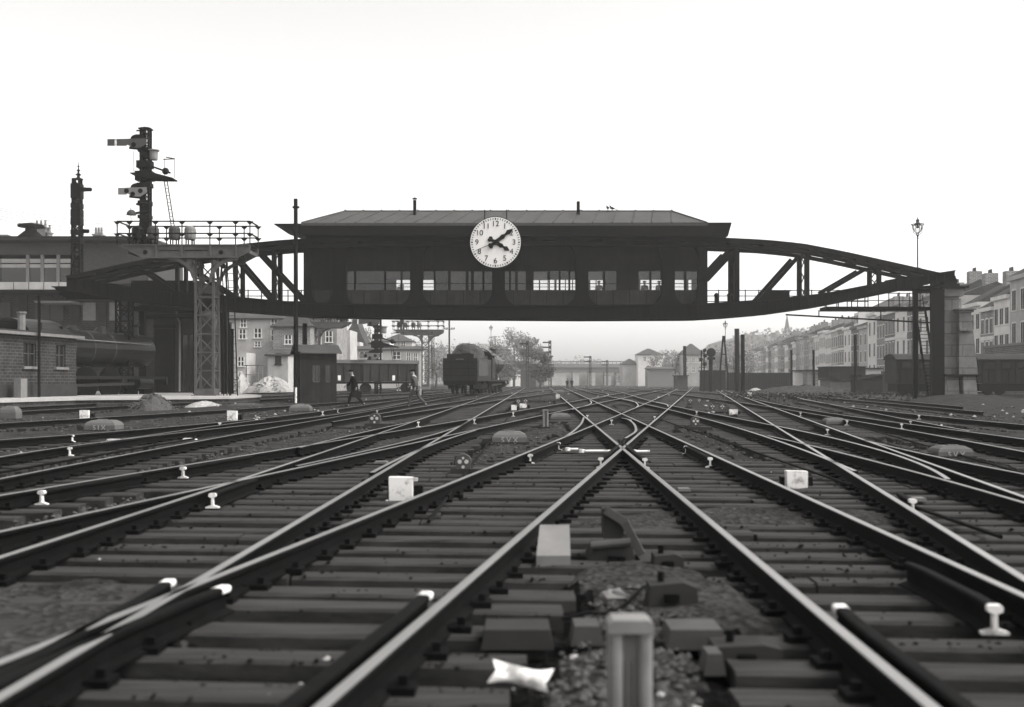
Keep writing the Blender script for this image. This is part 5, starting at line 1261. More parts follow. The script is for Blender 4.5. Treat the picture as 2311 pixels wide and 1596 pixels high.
# terraces along the right -------------------------------------------------
hd2 = Vector((.1133, .9936, 0)).normalized(); hn2 = Vector((hd2.y, -hd2.x, 0)); OFF = 41.0
def TP(s, n, z): return hn2*(OFF+n)+hd2*s+Vector((0, 0, z))
def tbox(mb, s0, s1, n0, n1, z0, z1, m):
    vs = [TP(s0,n0,z0),TP(s1,n0,z0),TP(s1,n1,z0),TP(s0,n1,z0),TP(s0,n0,z1),TP(s1,n0,z1),TP(s1,n1,z1),TP(s0,n1,z1)]
    return mb.add(vs, [(0,1,2,3),(7,6,5,4),(4,5,1,0),(5,6,2,1),(6,7,3,2),(7,4,0,3)], m)
def terrace(s, w, hgt, nw, m, floors, label, near, rh=2.6, wm='dark_pane', band=False, dormer=False):
    t = thing('terraced_house', label, 'house', tuple(TP(s+w/2, 0, 0)), 'terraced houses along the right side')
    wl = MB(); tbox(wl, s, s+w, 0, 9, 0, hgt, m)
    if near: wl.build('wall', t)
    mb = MB(); vs = [TP(s, -.35, hgt+.003), TP(s+w, -.35, hgt+.003), TP(s+w, 9.3, hgt+.003), TP(s, 9.3, hgt+.003), TP(s, 4.3, hgt+rh), TP(s+w, 4.3, hgt+rh)]
    mb.add(vs, [(0,1,2,3), (0,4,5,1), (2,5,4,3), (1,5,2), (3,4,0)], 'slate' if nw % 2 else 'tile'); mb.build('roof', t)
    mb = MB(); tbox(mb, s, s+w, -.38, -.005, hgt-.45, hgt-.01, m if not band else 'stucco'); mb.build('cornice', t)
    mb = MB(); tbox(mb, s+.1, s+1.5, 3.0, 4.6, hgt+.5, hgt+rh+1.1, 'brick_mid')
    for k in range(4): c = TP(s+.3+k*.33, 3.8, hgt+rh+1.1); mb.lathe(c, [(.13, 0), (.1, .5)], 6, 'tile')
    mb.build('chimney', t)
    fh = (hgt-.9-1.2)/floors
    cells = [(f, k) for f in range(floors) for k in range(nw)]
    far = wl
    for f, k in cells:
        c = s+w*(k+.5)/nw; ww = min(.70, w/nw*.36); z0 = 1.2+fh*f+fh*.22; z1 = z0+fh*.60
        mb = far if not near else MB()
        tbox(mb, c-ww, c+ww, -.02, -.004, z0, z1, wm)
        for e in (c-ww, c+ww): tbox(mb, e-.09, e+.09, -.035, -.021, z0-.1, z1+.1, 'stucco' if near else m)
        tbox(mb, c-ww+.1, c+ww-.1, -.05, -.021, z1, z1+.16, 'stucco'); tbox(mb, c-ww-.15, c+ww+.15, -.12, -.005, z0-.16, z0-.101, 'stucco')
        if near:
            tbox(mb, c-.035, c+.035, -.03, -.022, z0, z1, 'stucco'); mb.build('window', t)
    if not near: far.build('wall', t)
    if band:
        mb = MB()
        for f in range(1, floors): tbox(mb, s, s+w, -.09, -.004, 1.2+fh*f-.28, 1.2+fh*f+.18, 'stucco'); 
        mb.build('string_band', t)
    if dormer:
        mb = MB(); tbox(mb, s+w*.2, s+w*.8, .25, 3.2, hgt+.1, hgt+2.6, 'stucco'); D = mb.build('dormer', t)
        mb = MB()
        for k in range(3): c = s+w*(.32+.18*k); tbox(mb, c-.3, c+.3, .2, .246, hgt+.6, hgt+2.1, wm)
        mb.build('dormer_window', D)
rn = random.Random(21)
spec = [(10, 12.9, 4, 'stucco_mid', 3, 0, 0), (8.5, 12.9, 3, 'stucco_mid', 3, 0, 0), (5.6, 11.1, 3, 'stucco', 3, 0, 0), (5.0, 10.1, 3, 'brick_mid', 3, 1, 0), (6.6, 11.0, 3, 'stucco', 3, 1, 0)]
looks = {'stucco': 'white-fronted', 'stucco_mid': 'grey-fronted', 'brick_dark': 'dark brick', 'brick_mid': 'brick-fronted'}
near_lab = ['grey house of the right-hand terrace nearest to the viewer', 'tall grey house cut by the right edge of the photo', 'white house with three tall window rows, second from the right edge',
            'low brick house with white bands between two white houses, right of the pier', 'white house just right of the stone pier']
s = 110.0
for k, (w, hh, nw, m, fl, b, d) in enumerate(spec):
    terrace(s, w, hh, nw, m, fl, near_lab[k], True, 2.6, band=b, dormer=d); s += w
order = ['stucco_mid','brick_mid','stucco','brick_dark','stucco','brick_dark','brick_mid','stucco','stucco_mid','brick_dark','stucco','brick_mid','stucco_mid','stucco','stucco','stucco','stucco_mid','brick_mid']
i = 0; s += 1.5
ords = ['first','second','third','fourth','fifth','sixth','seventh','eighth','ninth','tenth','eleventh','twelfth','thirteenth','fourteenth','fifteenth','sixteenth','seventeenth','eighteenth','nineteenth','twentieth','twenty-first','twenty-second','twenty-third','twenty-fourth','twenty-fifth','twenty-sixth','twenty-seventh','twenty-eighth','twenty-ninth','thirtieth','thirty-first','thirty-second','thirty-third','thirty-fourth','thirty-fifth','thirty-sixth','thirty-seventh','thirty-eighth','thirty-ninth','fortieth','forty-first','forty-second','forty-third','forty-fourth','forty-fifth','forty-sixth','forty-seventh','forty-eighth']
while s < 440:
    m = order[i % len(order)]; w = rn.uniform(6.4, 8.4); hh = 12.0+rn.uniform(-.7, .9)
    if i in (6, 7): hh += .6
    d = i == 9; b = i in (2, 4, 5, 11, 12)
    if i == 4: hh += 1.3
    terrace(s, w, hh, rn.choice((2, 3, 3)), m, 3, '%s terraced house, %s one behind the stone pier counting away from it' % (looks[m], ords[i]), s < 345, rn.uniform(1.5, 2.3), band=b, dormer=d)
    s += w; i += 1
# tall apartment block behind the terraces
mb = MB(); t = thing('tall_house', 'tall house with a shallow hipped roof rising behind the terrace, above the bridge landing', 'house', tuple(TP(266, 14, 0)))
tbox(mb, 256, 276, 12, 24, 0, 17.8, 'brick_mid'); mb.build('wall', t); mb = MB(); mb.add([TP(255, 11.5, 17.8), TP(277, 11.5, 17.8), TP(277, 24.5, 17.8), TP(255, 24.5, 17.8), TP(262, 18, 21), TP(270, 18, 21)], [(0,4,5,1), (1,5,2), (2,5,4,3), (3,4,0), (0,1,2,3)], 'slate'); mb.build('roof', t)
# retaining wall and street fence in front of the terraces
mb = MB(); tbox(mb, 128, 420, -9.2, -8.6, -.1, 2.6, 'brick'); tbox(mb, 128, 420, -9.3, -8.5, 2.6, 2.75, 'concrete'); o = mb.build('boundary_wall'); tag(o, 'long dark boundary wall running away in front of the right-hand terraces', 'wall')
mb = MB(); tbox(mb, 60, 127, -3.2, -2.8, -.1, 5.0, 'brick_dark'); tbox(mb, 60, 127, -3.3, -2.7, 5.0, 5.25, 'concrete'); o = mb.build('retaining_wall'); tag(o, 'high dark retaining wall below the nearest right-hand houses', 'wall')
# coaches behind the pier
def coach(x0, x1, label):
    Y0 = 92.0; t = thing('passenger_coach', label, 'coach', (gx((x0+x1)/2, Y0), Y0, RZ), 'dark coaches behind the stone pier')
    a, b = gx(x0, Y0), gx(x1, Y0); sl = .35
    class W(MB):
        def fin(s, nm): s.v = [(p[0], p[1]+(p[0]-a)*sl*0, p[2]+.2) for p in s.v]; return s.build(nm, t)
    mb = W(); mb.box(a, Y0, 1.0, b, Y0+2.8, 3.0, 'coach'); mb.build
    for k in range(int((b-a)/.55)): mb.box(a+.3+k*.55, Y0-.04, 1.1, a+.36+k*.55, Y0-.004, 2.95, 'black')
    mb.box(a, Y0-.06, 2.1, b, Y0-.041, 2.16, 'steel'); mb.fin('body')
    mb = W(); mb.prism([(Y0-.15, 3.0), (Y0+2.95, 3.0), (Y0+2.5, 3.35), (Y0+1.4, 3.5), (Y0+.3, 3.35)][::-1], a-.1, b+.1, 'shed', axis='x'); mb.fin('roof')
    mb = W(); mb.box(a+.2, Y0+.2, .35, b-.2, Y0+2.6, .99, 'black')  # black box deepened into a skirt, standing in for underside shade
    for q in (.12, .25, .75, .88): mb.lathe((a+(b-a)*q, Y0+.4, .48), [(.46, -.05), (.48, .05), (.1, .1)], 12, 'black', axis='y')
    mb.fin('chassis'); 
    n = int((b-a)/1.4)
    for k in range(n):
        mb = W(); mb.box(a+.5+k*1.4, Y0-.05, 2.25, a+1.3+k*1.4, Y0-.042, 2.8, 'pane'); mb.fin('window')
coach(2208, 2420, 'dark planked coach standing right of the stone pier, cut by the photo edge'); coach(2022, 2196, 'dark coach seen through the stair tower, left of the stone pier')
# shacks, walls, fence
def shack(x0, x1, yb, yt, Y, d, m, label, rm='shed', lean=0.0, base=None):
    t = thing('trackside_shack', label, 'shack', (gx((x0+x1)/2, Y), Y, 0), 'shacks along the right edge of the yard')
    zb = gz(yb, Y) if base is None else base; mb = MB(); mb.box(gx(x0, Y), Y, min(0, zb), gx(x1, Y), Y+d, gz(yt, Y), m); mb.build('wall', t)
    z = gz(yt, Y); mb = MB(); mb.prism([(gx(x0, Y)-.2, z+.003+lean), (gx(x1, Y)+.2, z+.003), (gx(x1, Y)+.2, z+.14), (gx(x0, Y)-.2, z+.14+lean)], Y-.3, Y+d+.2, rm); mb.build('roof', t)
    return t
t = shack(1873, 1948, 879, 858, 125, 4, 'concrete', 'pale low shed with a broad dark upper storey beside a pole')
mb = MB(); Y = 125; mb.box(gx(1870, Y), Y-.25, gz(858, Y)+.15, gx(1952, Y), Y+4.3, gz(829, Y), 'wagon'); mb.box(gx(1868, Y), Y-.35, gz(829, Y), gx(1954, Y), Y+4.4, gz(827, Y), 'black'); mb.build('upper_storey', t)
shack(1946, 1992, 878, 846, 118, 4, 'wagon', 'dark lean-to shack right of the pale low shed', lean=-.5)
shack(1950, 1988, 856, 833, 128, 3, 'stucco', 'whitewashed gable behind the dark lean-to')
shack(1822, 1852, 873, 837, 140, 3, 'brick_mid', 'brick shack between two whitewashed walls')
shack(1795, 1822, 876, 838, 142, 2, 'stucco', 'whitewashed ruined wall left of the brick shack')
shack(1852, 1866, 873, 838, 138, 1, 'stucco', 'narrow whitewashed wall right of the brick shack')
shack(1589, 1638, 870, 838, 165, 4, 'hutwood', 'dark square shed under the disc signal', rm='black')
shack(1526, 1552, 868, 849, 190, 3, 'grey', 'small dark shed at the foot of the single timber pole')
mb = MB(); Y = 175; mb.box(gx(1640, Y), Y, -.1, gx(1800, Y), Y+.3, gz(842, Y), 'wagon'); 
for k in range(40): x = gx(1640, Y)+(gx(1800, Y)-gx(1640, Y))*k/39; mb.box(x-.06, Y-.08, -.1, x+.06, Y-.004, gz(842, Y)+.1, 'black')
o = solo(mb, 'board_fence', 'dark board fence behind the two tall poles at right', 'fence')
heap('earth_bank', 'weedy earth bank below the whitewashed shacks at right', 1660, 1960, 871, 108, 'weed', 'bank', depth=4, seed=12)
heap('earth_bank', 'low weedy bank left of the stone pier foot', 1850, 2100, 892, 84, 'weed', 'bank', depth=4, seed=13)
# weeds on the banks
mb = MB(); rn = random.Random(4)
for k in range(3000):
    x = rn.uniform(1650, 2150); Y = rn.uniform(74, 118); p = Vector((gx(x, Y), Y, rn.uniform(0, .35))); h_ = rn.uniform(.04, .17); a = rn.random()*6.28
    mb.add([p+Vector((-.1*math.cos(a), -.1*math.sin(a), 0)), p+Vector((.1*math.cos(a), .1*math.sin(a), 0)), p+Vector((rn.uniform(-.15, .15), 0, h_))], [(0,1,2)], 'weed')
tag(mb.build('weed'), 'low straggling weeds on the banks at right', 'weeds', kind='stuff')
# poles at right
def pole(x, yt, yb, w, label, Y=None, name='timber_pole'):
    Y = Y or gy(yb); mb = MB(); mb.tube([(gx(x+1, Y), Y, -.2), (gx(x, Y), Y, gz(yt, Y))], [w*1.1, w], 8, 'black'); solo(mb, name, label, 'pole', 'timber poles at right')
pole(1545, 781, 878, .30, 'single timber pole in front of the hazy pointed-roof house', 200)
pole(1663, 742, 879, .33, 'taller of the two close timber poles right of the lattice shed', 150)
pole(1676, 755, 884, .21, 'shorter of the two close timber poles', 118)
pole(1836, 790, 876, .12, 'slim pole in front of the brick shack', 118); pole(1930, 755, 876, .14, 'slim pole in front of the pale low shed', 105); pole(1786, 790, 870, .12, 'slim pole left of the ruined white wall', 135)
Y = 160; mb = MB()
mb.bar((gx(1625, Y), Y, gz(838, Y)), (gx(1632, Y), Y, gz(758, Y)), .22, .22, 'black'); mb.bar((gx(1642, Y), Y, gz(838, Y)-.5), (gx(1634, Y), Y, gz(758, Y)), .22, .22, 'black'); mb.bar((gx(1626, Y), Y, gz(800, Y)), (gx(1640, Y), Y, gz(800, Y)), .12, .12, 'black'); mb.bar((gx(1625, Y), Y, 0), (gx(1625, Y), Y, gz(838, Y)), .22, .22, 'black'); mb.bar((gx(1642, Y), Y, 0), (gx(1642, Y), Y, gz(838, Y)-.5), .22, .22, 'black')
solo(mb, 'twin_leg_pole', 'pole with two legs leaning together behind the dark square shed', 'pole')
Y = 150; t = thing('disc_signal', 'black round disc signal on a thick post by the dark square shed', 'signal', (gx(1604, Y), Y, 0))
mb = MB(); mb.tube([(gx(1604, Y), Y, 0), (gx(1604, Y), Y, gz(808, Y))], .28, 10, 'black'); mb.box(gx(1597, Y), Y-.3, gz(812, Y), gx(1613, Y), Y+.3, gz(806, Y), 'black'); mb.build('post', t)
mb = MB(); mb.lathe((gx(1604, Y), Y-.35, gz(796, Y)), [(.55, -.03), (.62, 0), (.62, .06)], 20, 'black', axis='y'); mb.build('disc', t)
Y = 158; t = thing('small_semaphore', 'cluttered small semaphore left of the disc signal', 'signal', (gx(1586, Y), Y, 0)); mb = MB(); mb.lattice((gx(1586, Y), Y, 0), .4, .4, gz(790, Y), 7, .1, .05, 'black'); mb.build('post', t)
for yy, l in ((791, 6), (803, 9), (812, -8), (822, 7)):
    mb = MB(); mb.bar((gx(1586, Y), Y-.2, gz(yy, Y)), (gx(1586+l, Y), Y-.2, gz(yy-4, Y)), .25, .12, 'black'); mb.blob((gx(1586+l*.6, Y), Y-.2, gz(yy, Y)), .28, 5, .1, 'black'); mb.build('arm', t)
# gas lamps on iron standards
def gas_lamp(x, yt, Y, label, s=1.0):
    t = thing('street_lamp', label, 'street lamp', (gx(x, Y), Y, 0), 'gas lamps'); X = gx(x, Y); H = gz(yt, Y)
    mb = MB(); mb.tube([(X, Y, 0), (X, Y, 3), (X, Y, H-2.4*s)], [.16*s, .12*s, .08*s], 8, 'black')
    for z in (H-6.5*s, H-7.6*s, H-2.7*s): mb.bar((X-.45*s, Y, z), (X+.45*s, Y, z), .05*s, .05*s, 'black')
    mb.lathe((X, Y, H-2.5*s), [(.1*s, 0), (.2*s, .1*s), (.08*s, .2*s)], 8, 'black'); mb.build('standard', t)
    mb = MB()
    for a in (0, math.pi/2, math.pi, 4.71):
        pts = [(X+.09*s*math.cos(a), Y+.09*s*math.sin(a), H-2.3*s), (X+.55*s*math.cos(a), Y+.55*s*math.sin(a), H-2.0*s), (X+.68*s*math.cos(a), Y+.68*s*math.sin(a), H-1.2*s), (X+.72*s*math.cos(a), Y+.72*s*math.sin(a), H-.95*s)]
        mb.tube(pts, .04*s, 5, 'black')
    mb.build('lantern_frame', t)
    mb = MB()
    ring = [(X+.8*s*math.cos(q), Y+.8*s*math.sin(q), H-.95*s) for q in np.linspace(0, 2*math.pi, 17)]; mb.tube(ring, .05*s, 5, 'black')
    mb.lathe((X, Y, H-1.0*s), [(.5*s, 0), (.42*s, .15*s), (.2*s, .3*s), (.2*s, .55*s), (.26*s, .6*s), (.08*s, .75*s), (.03*s, 1.0*s)], 12, 'grey'); mb.build('lantern_hood', t)
    mb = MB(); mb.lathe((X, Y, H-2.15*s), [(.12*s, 0), (.45*s, .3*s), (.62*s, .8*s), (.6*s, 1.1*s)], 12, 'glass'); mb.build('glass_globe', t)
    mb = MB(); mb.lathe((X, Y, H-1.45*s), [(.06*s, 0), (.26*s, .15*s), (.1*s, .3*s), (.12*s, .4*s)], 8, 'black'); mb.build('burner', t)
gas_lamp(2071, 490, 88, 'ornate gas lamp rising behind the right end of the truss', .62); gas_lamp(1637, 723, 170, 'distant gas lamp on a slim standard beside the dark square shed', .5); gas_lamp(1108, 733, 230, 'thin distant gas lamp right of the locomotive chimney', .5)
Y = 210; t = thing('telegraph_post', 'slim telegraph post with one crossarm left of the locomotive', 'pole', (gx(1014, Y), Y, 0)); mb = MB(); mb.tube([(gx(1014, Y), Y, 0), (gx(1014, Y), Y, gz(716, Y))], .17, 7, 'black'); mb.build('shaft', t)
mb = MB(); mb.bar((gx(1003, Y), Y, gz(743, Y)), (gx(1026, Y), Y, gz(743, Y)), .14, .14, 'black'); [mb.lathe((gx(x, Y), Y, gz(742, Y)), [(.1, 0), (.12, .15), (.05, .25)], 6, 'black') for x in (1004, 1009, 1020, 1025)]; mb.build('crossarm', t)
# ---------------------------------------------------------------- lineside equipment
def q_(x, y): Y = gy(y); return gx(x, Y), Y        # ground point under a photo point
# domed point-machine covers
def machine(x, y, wpx, label, txt=None, hk=.36):
    X, Y = q_(x, y); w = wpx*Y/F; t = thing('point_machine', label, 'point machine', (X, Y, 0), 'domed point machine covers')
    d = w*.8; h = w*hk; mb = MB()
    rings = [(1, 0), (1, h*.55), (.9, h*.78), (.62, h*1.0)]; vs = []
    for k, z in rings: vs += [(X-w/2*k, Y-d*.05+d/2*(1-k), z), (X+w/2*k, Y-d*.05+d/2*(1-k), z), (X+w/2*k, Y+d-d/2*(1-k), z), (X-w/2*k, Y+d-d/2*(1-k), z)]
    fs = [(12,13,14,15), (3,2,1,0)]
    for i in range(3):
        for k in range(4): fs.append((i*4+k, i*4+(k+1) % 4, i*4+4+(k+1) % 4, i*4+4+k))
    mb.add(vs, fs, 'cover'); mb.build('cover', t)
    mb = MB(); mb.box(X-w*.56, Y-d*.1, -.02, X+w*.56, Y+d*1.05, .05, 'shed'); mb.build('base_plate', t)
    mb = MB(); mb.bar((X-w*.15, Y+d*.3, h*1.03), (X+w*.15, Y+d*.3, h*1.03), .05*w, .05*w, 'lightgrey'); mb.build('lid_handle', t)
    mb = MB(); mb.box(X-w*.8, Y+d*.2, .0, X-w*.561, Y+d*.7, h*.45, 'shed'); mb.build('drive_housing', t)
    if txt: text_mesh(txt, w*.21, 'pave', (X, Y-d*.05-.012, h*.33), 'lettering', t, depth=.004)
machine(1150, 1003, 78, 'domed grey machine cover lettered in white left of the near crossing', 'S V X'); machine(2157, 1036, 80, 'largest domed grey machine cover, at the right among dark rails', 'S V X'); machine(225, 974, 70, 'domed grey machine cover at left below a dark rail', 'S I X')
machine(1888, 961, 48, 'domed machine cover right of centre beside the straight track'); machine(1266, 950, 46, 'rounded machine cover behind the upright point lamp'); machine(676, 930, 46, 'domed machine cover in front of the plank hut')
machine(16, 948, 40, 'rounded cover cut by the left edge of the photo', hk=.75); machine(1262, 890, 26, 'tiny domed cover in the distance near the crossing axis')
# white marker blocks
def marker(x, y, wpx, hpx, label, tab=False):
    X, Y = q_(x, y); s = Y/F; w, h = wpx*s, hpx*s; t = thing('marker_block', label, 'marker block', (X, Y, 0), 'white marker blocks between the rails')
    mb = MB(); mb.prism([(X-w/2, 0), (X+w/2, .0), (X+w/2*1.02, h*.97), (X-w/2*1.03, h)], Y, Y+w*.55, 'white'); mb.build('block', t)
    if tab: mb = MB(); mb.box(X+w*.35, Y+.02, h*.82, X+w*.72, Y+w*.4, h*.95, 'white'); mb.build('tab', t)
    mb = MB(); mb.box(X-w*.62, Y+w*.56, -.02, X+w*.9, Y+w*1.2, h*.6, 'black'); mb.build('housing', t)
marker(904, 1131, 52, 54, 'largest white marker block with chipped paint, left of the near crossing', True); marker(1800, 1103, 46, 40, 'clean white marker block right of the near crossing')
marker(523, 949, 21, 22, 'white marker block between dark rails at left centre'); marker(189, 946, 19, 20, 'white marker block left of the gravel heap')
marker(288, 917, 11, 8, 'small white marker between gravel heap and platform'); marker(1181, 921, 16, 10, 'small white marker beside two disc lamps left of centre'); marker(1160, 926, 12, 12, 'small grey-white marker left of the disc lamp pair')
marker(1259, 900, 9, 10, 'tiny white marker left of the crossing axis in the distance'); marker(1656, 936, 18, 12, 'small white marker right of the crossing beside two disc lamps'); marker(1692, 896, 9, 10, 'tiny white marker beside the straight track at right'); marker(946, 893, 9, 16, 'small white marker behind the second walking man'); marker(778, 872, 6, 5, 'tiny white marker below the goods wagons'); marker(576, 873, 10, 5, 'tiny white marker in front of the large rubble heap')
# disc lamps
def disc_lamp(x, y, wpx, hpx, label, base=True):
    X, Y = q_(x, y); s = Y/F; w, h = wpx*s, hpx*s; t = thing('point_lamp', label, 'point lamp', (X, Y, 0), 'round-faced point lamps')
    r = w/2; zc_ = h-r; mb = MB(); pr = [(X-r*.8, .04), (X+r*.8, .04)]+[(X+r*math.cos(a), zc_+r*math.sin(a)) for a in np.linspace(-.3, math.pi+.3, 14)]
    mb.prism(pr, Y, Y+w*.8, 'grey'); L_ = mb.build('lantern', t)
    for dx, dz, k in ((-.42, .05, .27), (.42, .05, .27), (0, -.62, .2), (0, .5, .16)):
        mb = MB(); mb.lathe((X+dx*r, Y-.012, zc_+dz*r), [(k*r, 0), (k*r, .011)], 10, 'stucco_mid', axis='y'); mb.build('lens', L_)
    if base: mb = MB(); mb.box(X-w*.8, Y-.1*w, -.02, X+w*1.9, Y+w*1.1, h*.28, 'shed'); mb.box(X+w*.6, Y+.05*w, h*.28, X+w*1.8, Y+w*.9, h*.31, 'grey'); mb.build('base_box', t)
disc_lamp(1045, 1072, 36, 47, 'nearest round-faced point lamp, left of the near crossing'); disc_lamp(845, 966, 26, 34, 'round-faced point lamp at left centre on its flat box'); disc_lamp(1570, 973, 20, 32, 'round-faced point lamp right of the near crossing')
disc_lamp(1170, 914, 11, 14, 'left one of a pair of far point lamps left of the axis', False); disc_lamp(1186, 914, 12, 15, 'right one of a pair of far point lamps left of the axis', False); disc_lamp(1608, 926, 13, 15, 'left one of a pair of far point lamps right of the axis', False); disc_lamp(1630, 926, 13, 15, 'right one of a pair of far point lamps right of the axis', False); disc_lamp(1558, 912, 12, 14, 'far point lamp left of the pair at right', False); disc_lamp(1578, 911, 9, 12, 'small far point lamp just right of another lamp', False); disc_lamp(900, 886, 14, 12, 'far point lamp between the two walking men', False)
# upright cylinder lamps
def cyl_lamp(x, y, dpx, ytop, label, Y=None):
    Y = Y or gy(y); X = gx(x, Y); r = dpx*Y/F/2; h = gz(ytop, Y); t = thing('channelled_post', label, 'post', (X, Y, 0), 'upright channelled posts')
    mb = MB()
    for sg in (-1, 1): mb.tube([(X+sg*r*.66, Y-r*.45, .05), (X+sg*r*.66, Y-r*.45, h-.05)], r*.34, 10, 'post'); mb.box(X+sg*r*.66-r*.3, Y-r*.4, .05, X+sg*r*.66+r*.3, Y+r*.7, h-.055, 'post')
    mb.build('side_flange', t)
    mb = MB(); mb.box(X-r*.36, Y-r*.5, .05, X+r*.36, Y+r*.6, h-.05, 'cover')
    for q in (-.18, .12): mb.tube([(X+q*r, Y-r*.5, .06), (X+q*r, Y-r*.5, h-.16)], r*.07, 6, 'cover')
    mb.build('recessed_panel', t)
    mb = MB(); mb.prism([(X-r*1.02, h-.05), (X+r*1.02, h-.05), (X+r*1.0, h-.015), (X+r*.8, h), (X-r*.8, h), (X-r*1.0, h-.015)], Y-r*.85, Y+r*.8, 'post'); mb.build('cap', t)
    mb = MB(); mb.box(X-r*1.5, Y-r*1.3, -.05, X+r*1.5, Y+r*1.3, .05, 'shed'); mb.build('foot', t)
cyl_lamp(1420, 0, 100, 1392, 'large pale channelled post at the bottom centre of the photo', 4.2); cyl_lamp(1231, 967, 13, 924, 'small pale channelled post standing left of the near crossing')
# white point rods at the near frog
for x0, x1, y, lab in ((1281, 1305, 1014, 'short white point rod left of the near crossing'), (1313, 1392, 1018, 'longest white point rod beside the near crossing'), (1430, 1466, 1019, 'short white point rod right of the near crossing')):
    Y = gy(y, .1); mb = MB(); mb.tube([(gx(x0, Y), Y, .10), (gx(x1, Y), Y, .10)], .022, 8, 'white'); mb.lathe((gx(x0, Y), Y, .07), [(.05, 0), (.05, .06)], 8, 'white'); solo(mb, 'point_rod', lab, 'rod', 'white point rods')
# dark cable trough across the tracks
Y = 47; mb = MB(); mb.box(gx(1120, Y), Y, -.05, gx(2010, Y), Y+.5, .07, 'black'); solo(mb, 'cable_trough', 'long dark cable trough laid across all the tracks behind the near crossing', 'trough')
# foreground clutter
Y = 7.9; X = gx(1250, Y); mb = MB(); w = .125
mb.add([(X-w, Y, -.02), (X+w*.95, Y, -.02), (X+w, Y+.42, -.02), (X-w*.8, Y+.42, -.02), (X-w, Y, .09), (X+w*.95, Y, .09), (X+w*1.05, Y+.40, .26), (X-w*.72, Y+.40, .26)], [(3,2,1,0), (4,5,6,7), (0,1,5,4), (1,2,6,5), (2,3,7,6), (3,0,4,7)], 'concrete'); solo(mb, 'concrete_block', 'tilted pale concrete block between the near rails', 'block')
t = thing('hand_point_lever', 'weighted hand point lever lying between the near rails', 'point lever', (gx(1390, 8.2), 8.2, 0)); Y = 8.2; lx, lz = (lambda x: gx(x, Y)), (lambda y: gz(y, Y))
mb = MB(); mb.prism([(lx(1362), lz(1216)), (lx(1405), lz(1216)), (lx(1412), lz(1180)), (lx(1372), lz(1146)), (lx(1360), lz(1150))], Y, Y+.16, 'shed'); mb.build('counterweight', t)
mb = MB(); mb.bar((lx(1366), Y-.03, lz(1150)), (lx(1408), Y-.03, lz(1176)), .05, .06, 'grey'); mb.bar((lx(1408), Y-.03, lz(1176)), (lx(1446), Y-.05, lz(1250)), .045, .06, 'grey'); mb.build('lever_bar', t)
mb = MB(); mb.tube([(lx(1330), Y-.12, lz(1226)), (lx(1418), Y-.12, lz(1218))], .03, 8, 'grey'); mb.build('throw_rod', t)
mb = MB(); mb.prism([(lx(1325), lz(1262)), (lx(1430), lz(1262)), (lx(1424), lz(1228)), (lx(1340), lz(1230))], Y-.1, Y+.3, 'shed')
for x in (1378, 1398): mb.box(lx(x)-.03, Y-.14, 0, lx(x)+.03, Y-.1, lz(1250), 'rust')
mb.box(lx(1440), Y-.2, 0, lx(1500), Y+.4, lz(1258), 'shed'); mb.build('bracket_frame', t)
mb = MB(); mb.blob((gx(1385, 6.6), 6.6, .05), (.075, .05, .045), 6, .3, 'concrete', 3); solo(mb, 'loose_stone', 'pale loose stone between lever and channelled post', 'stone')
for x0, x1, y, Yd, lab in ((1288, 1362, 1432, .2, 'pale plank end left of the large channelled post'), (1505, 1640, 1440, .26, 'wide pale plate right of the large channelled post'), (1588, 1640, 1496, .15, 'small pale block low right of the channelled post'), (1085, 1250, 1440, .26, 'dull timber end left of the channelled post')):
    Y = gy(y, .06); mb = MB(); a, b = gx(x0, Y), gx(x1, Y); mb.prism([(a, 0), (b, 0), (b-.02, .1), (a+.02, .1)], Y, Y+Yd, 'grey' if y != 1440 or x0 > 1400 else 'shed'); solo(mb, 'plate_scrap', lab, 'scrap', 'scraps between the near rails')
# crumpled white cloth
Y = 4.75; X = gx(1175, Y); mb = MB(); rn = random.Random(3); vs = []; fs = []; nx, ny = 15, 7
for i in range(nx):
    u = i/(nx-1)*2-1; hw = .03+.042*abs(u)**1.5
    for k in range(ny):
        v = k/(ny-1)*2-1; notch = .028*(1-abs(v))*max(0, abs(u)-.7)/.3
        vs.append((X+u*(.132-notch)+.012*v, Y+v*hw*.45-.02*u-.02*(1-v*v), .07+v*hw*.8*math.sqrt(max(.25, 1-(abs(u)-.6)**2*2*(abs(u) > .6)))-.018*u+.008*math.sin(u*4+v*2)))
for i in range(nx-1):
    for k in range(ny-1): fs.append((i*ny+k, i*ny+ny+k, i*ny+ny+k+1, i*ny+k+1))
mb.add(vs, fs, 'white'); n0 = len(vs)
mb.add([(a, b+.016, c-.006) for a, b, c in vs], [f[::-1] for f in fs], 'white'); o = solo(mb, 'knotted_rag', 'white knotted rag lying left of the large channelled post', 'rag', smooth=True)
# small clutter of white-painted sleeper ends and flat plates
for k, (x, y, lab) in enumerate(((255, 999, 'flat white plate on the dark track at far left'), (427, 997, 'flat white plate right of a rail joint at left'), (860, 1052, 'flat light plate left of the near crossing'), (530, 944, 'thin white plate beside a dark rail at left'), (1545, 1117, 'light stone chip beside the right rail of the near track'), (2078, 1140, 'light plate near the right edge between rails'))):
    X, Y = q_(x, y); s = Y/F; mb = MB(); mb.prism([(X-16*s, .04), (X+15*s, .04), (X+12*s, .075), (X-13*s, .075)], Y, Y+.14, 'white' if k < 2 else 'concrete'); solo(mb, 'flat_plate', lab, 'plate', 'flat plates beside the rails')
rn = random.Random(17); mb = MB()
for k in range(1500):
    x = rn.uniform(420, 2330); y = 872+rn.random()**1.6*75; X, Y = q_(x, y)
    if Y > 260 or in_bed(X, Y) > .3: continue
    rock(mb, X, Y, .05, rn.uniform(.03, .085)*(1+Y/160), 'pale_chip' if rn.random() < .16 else 'stone_chip')
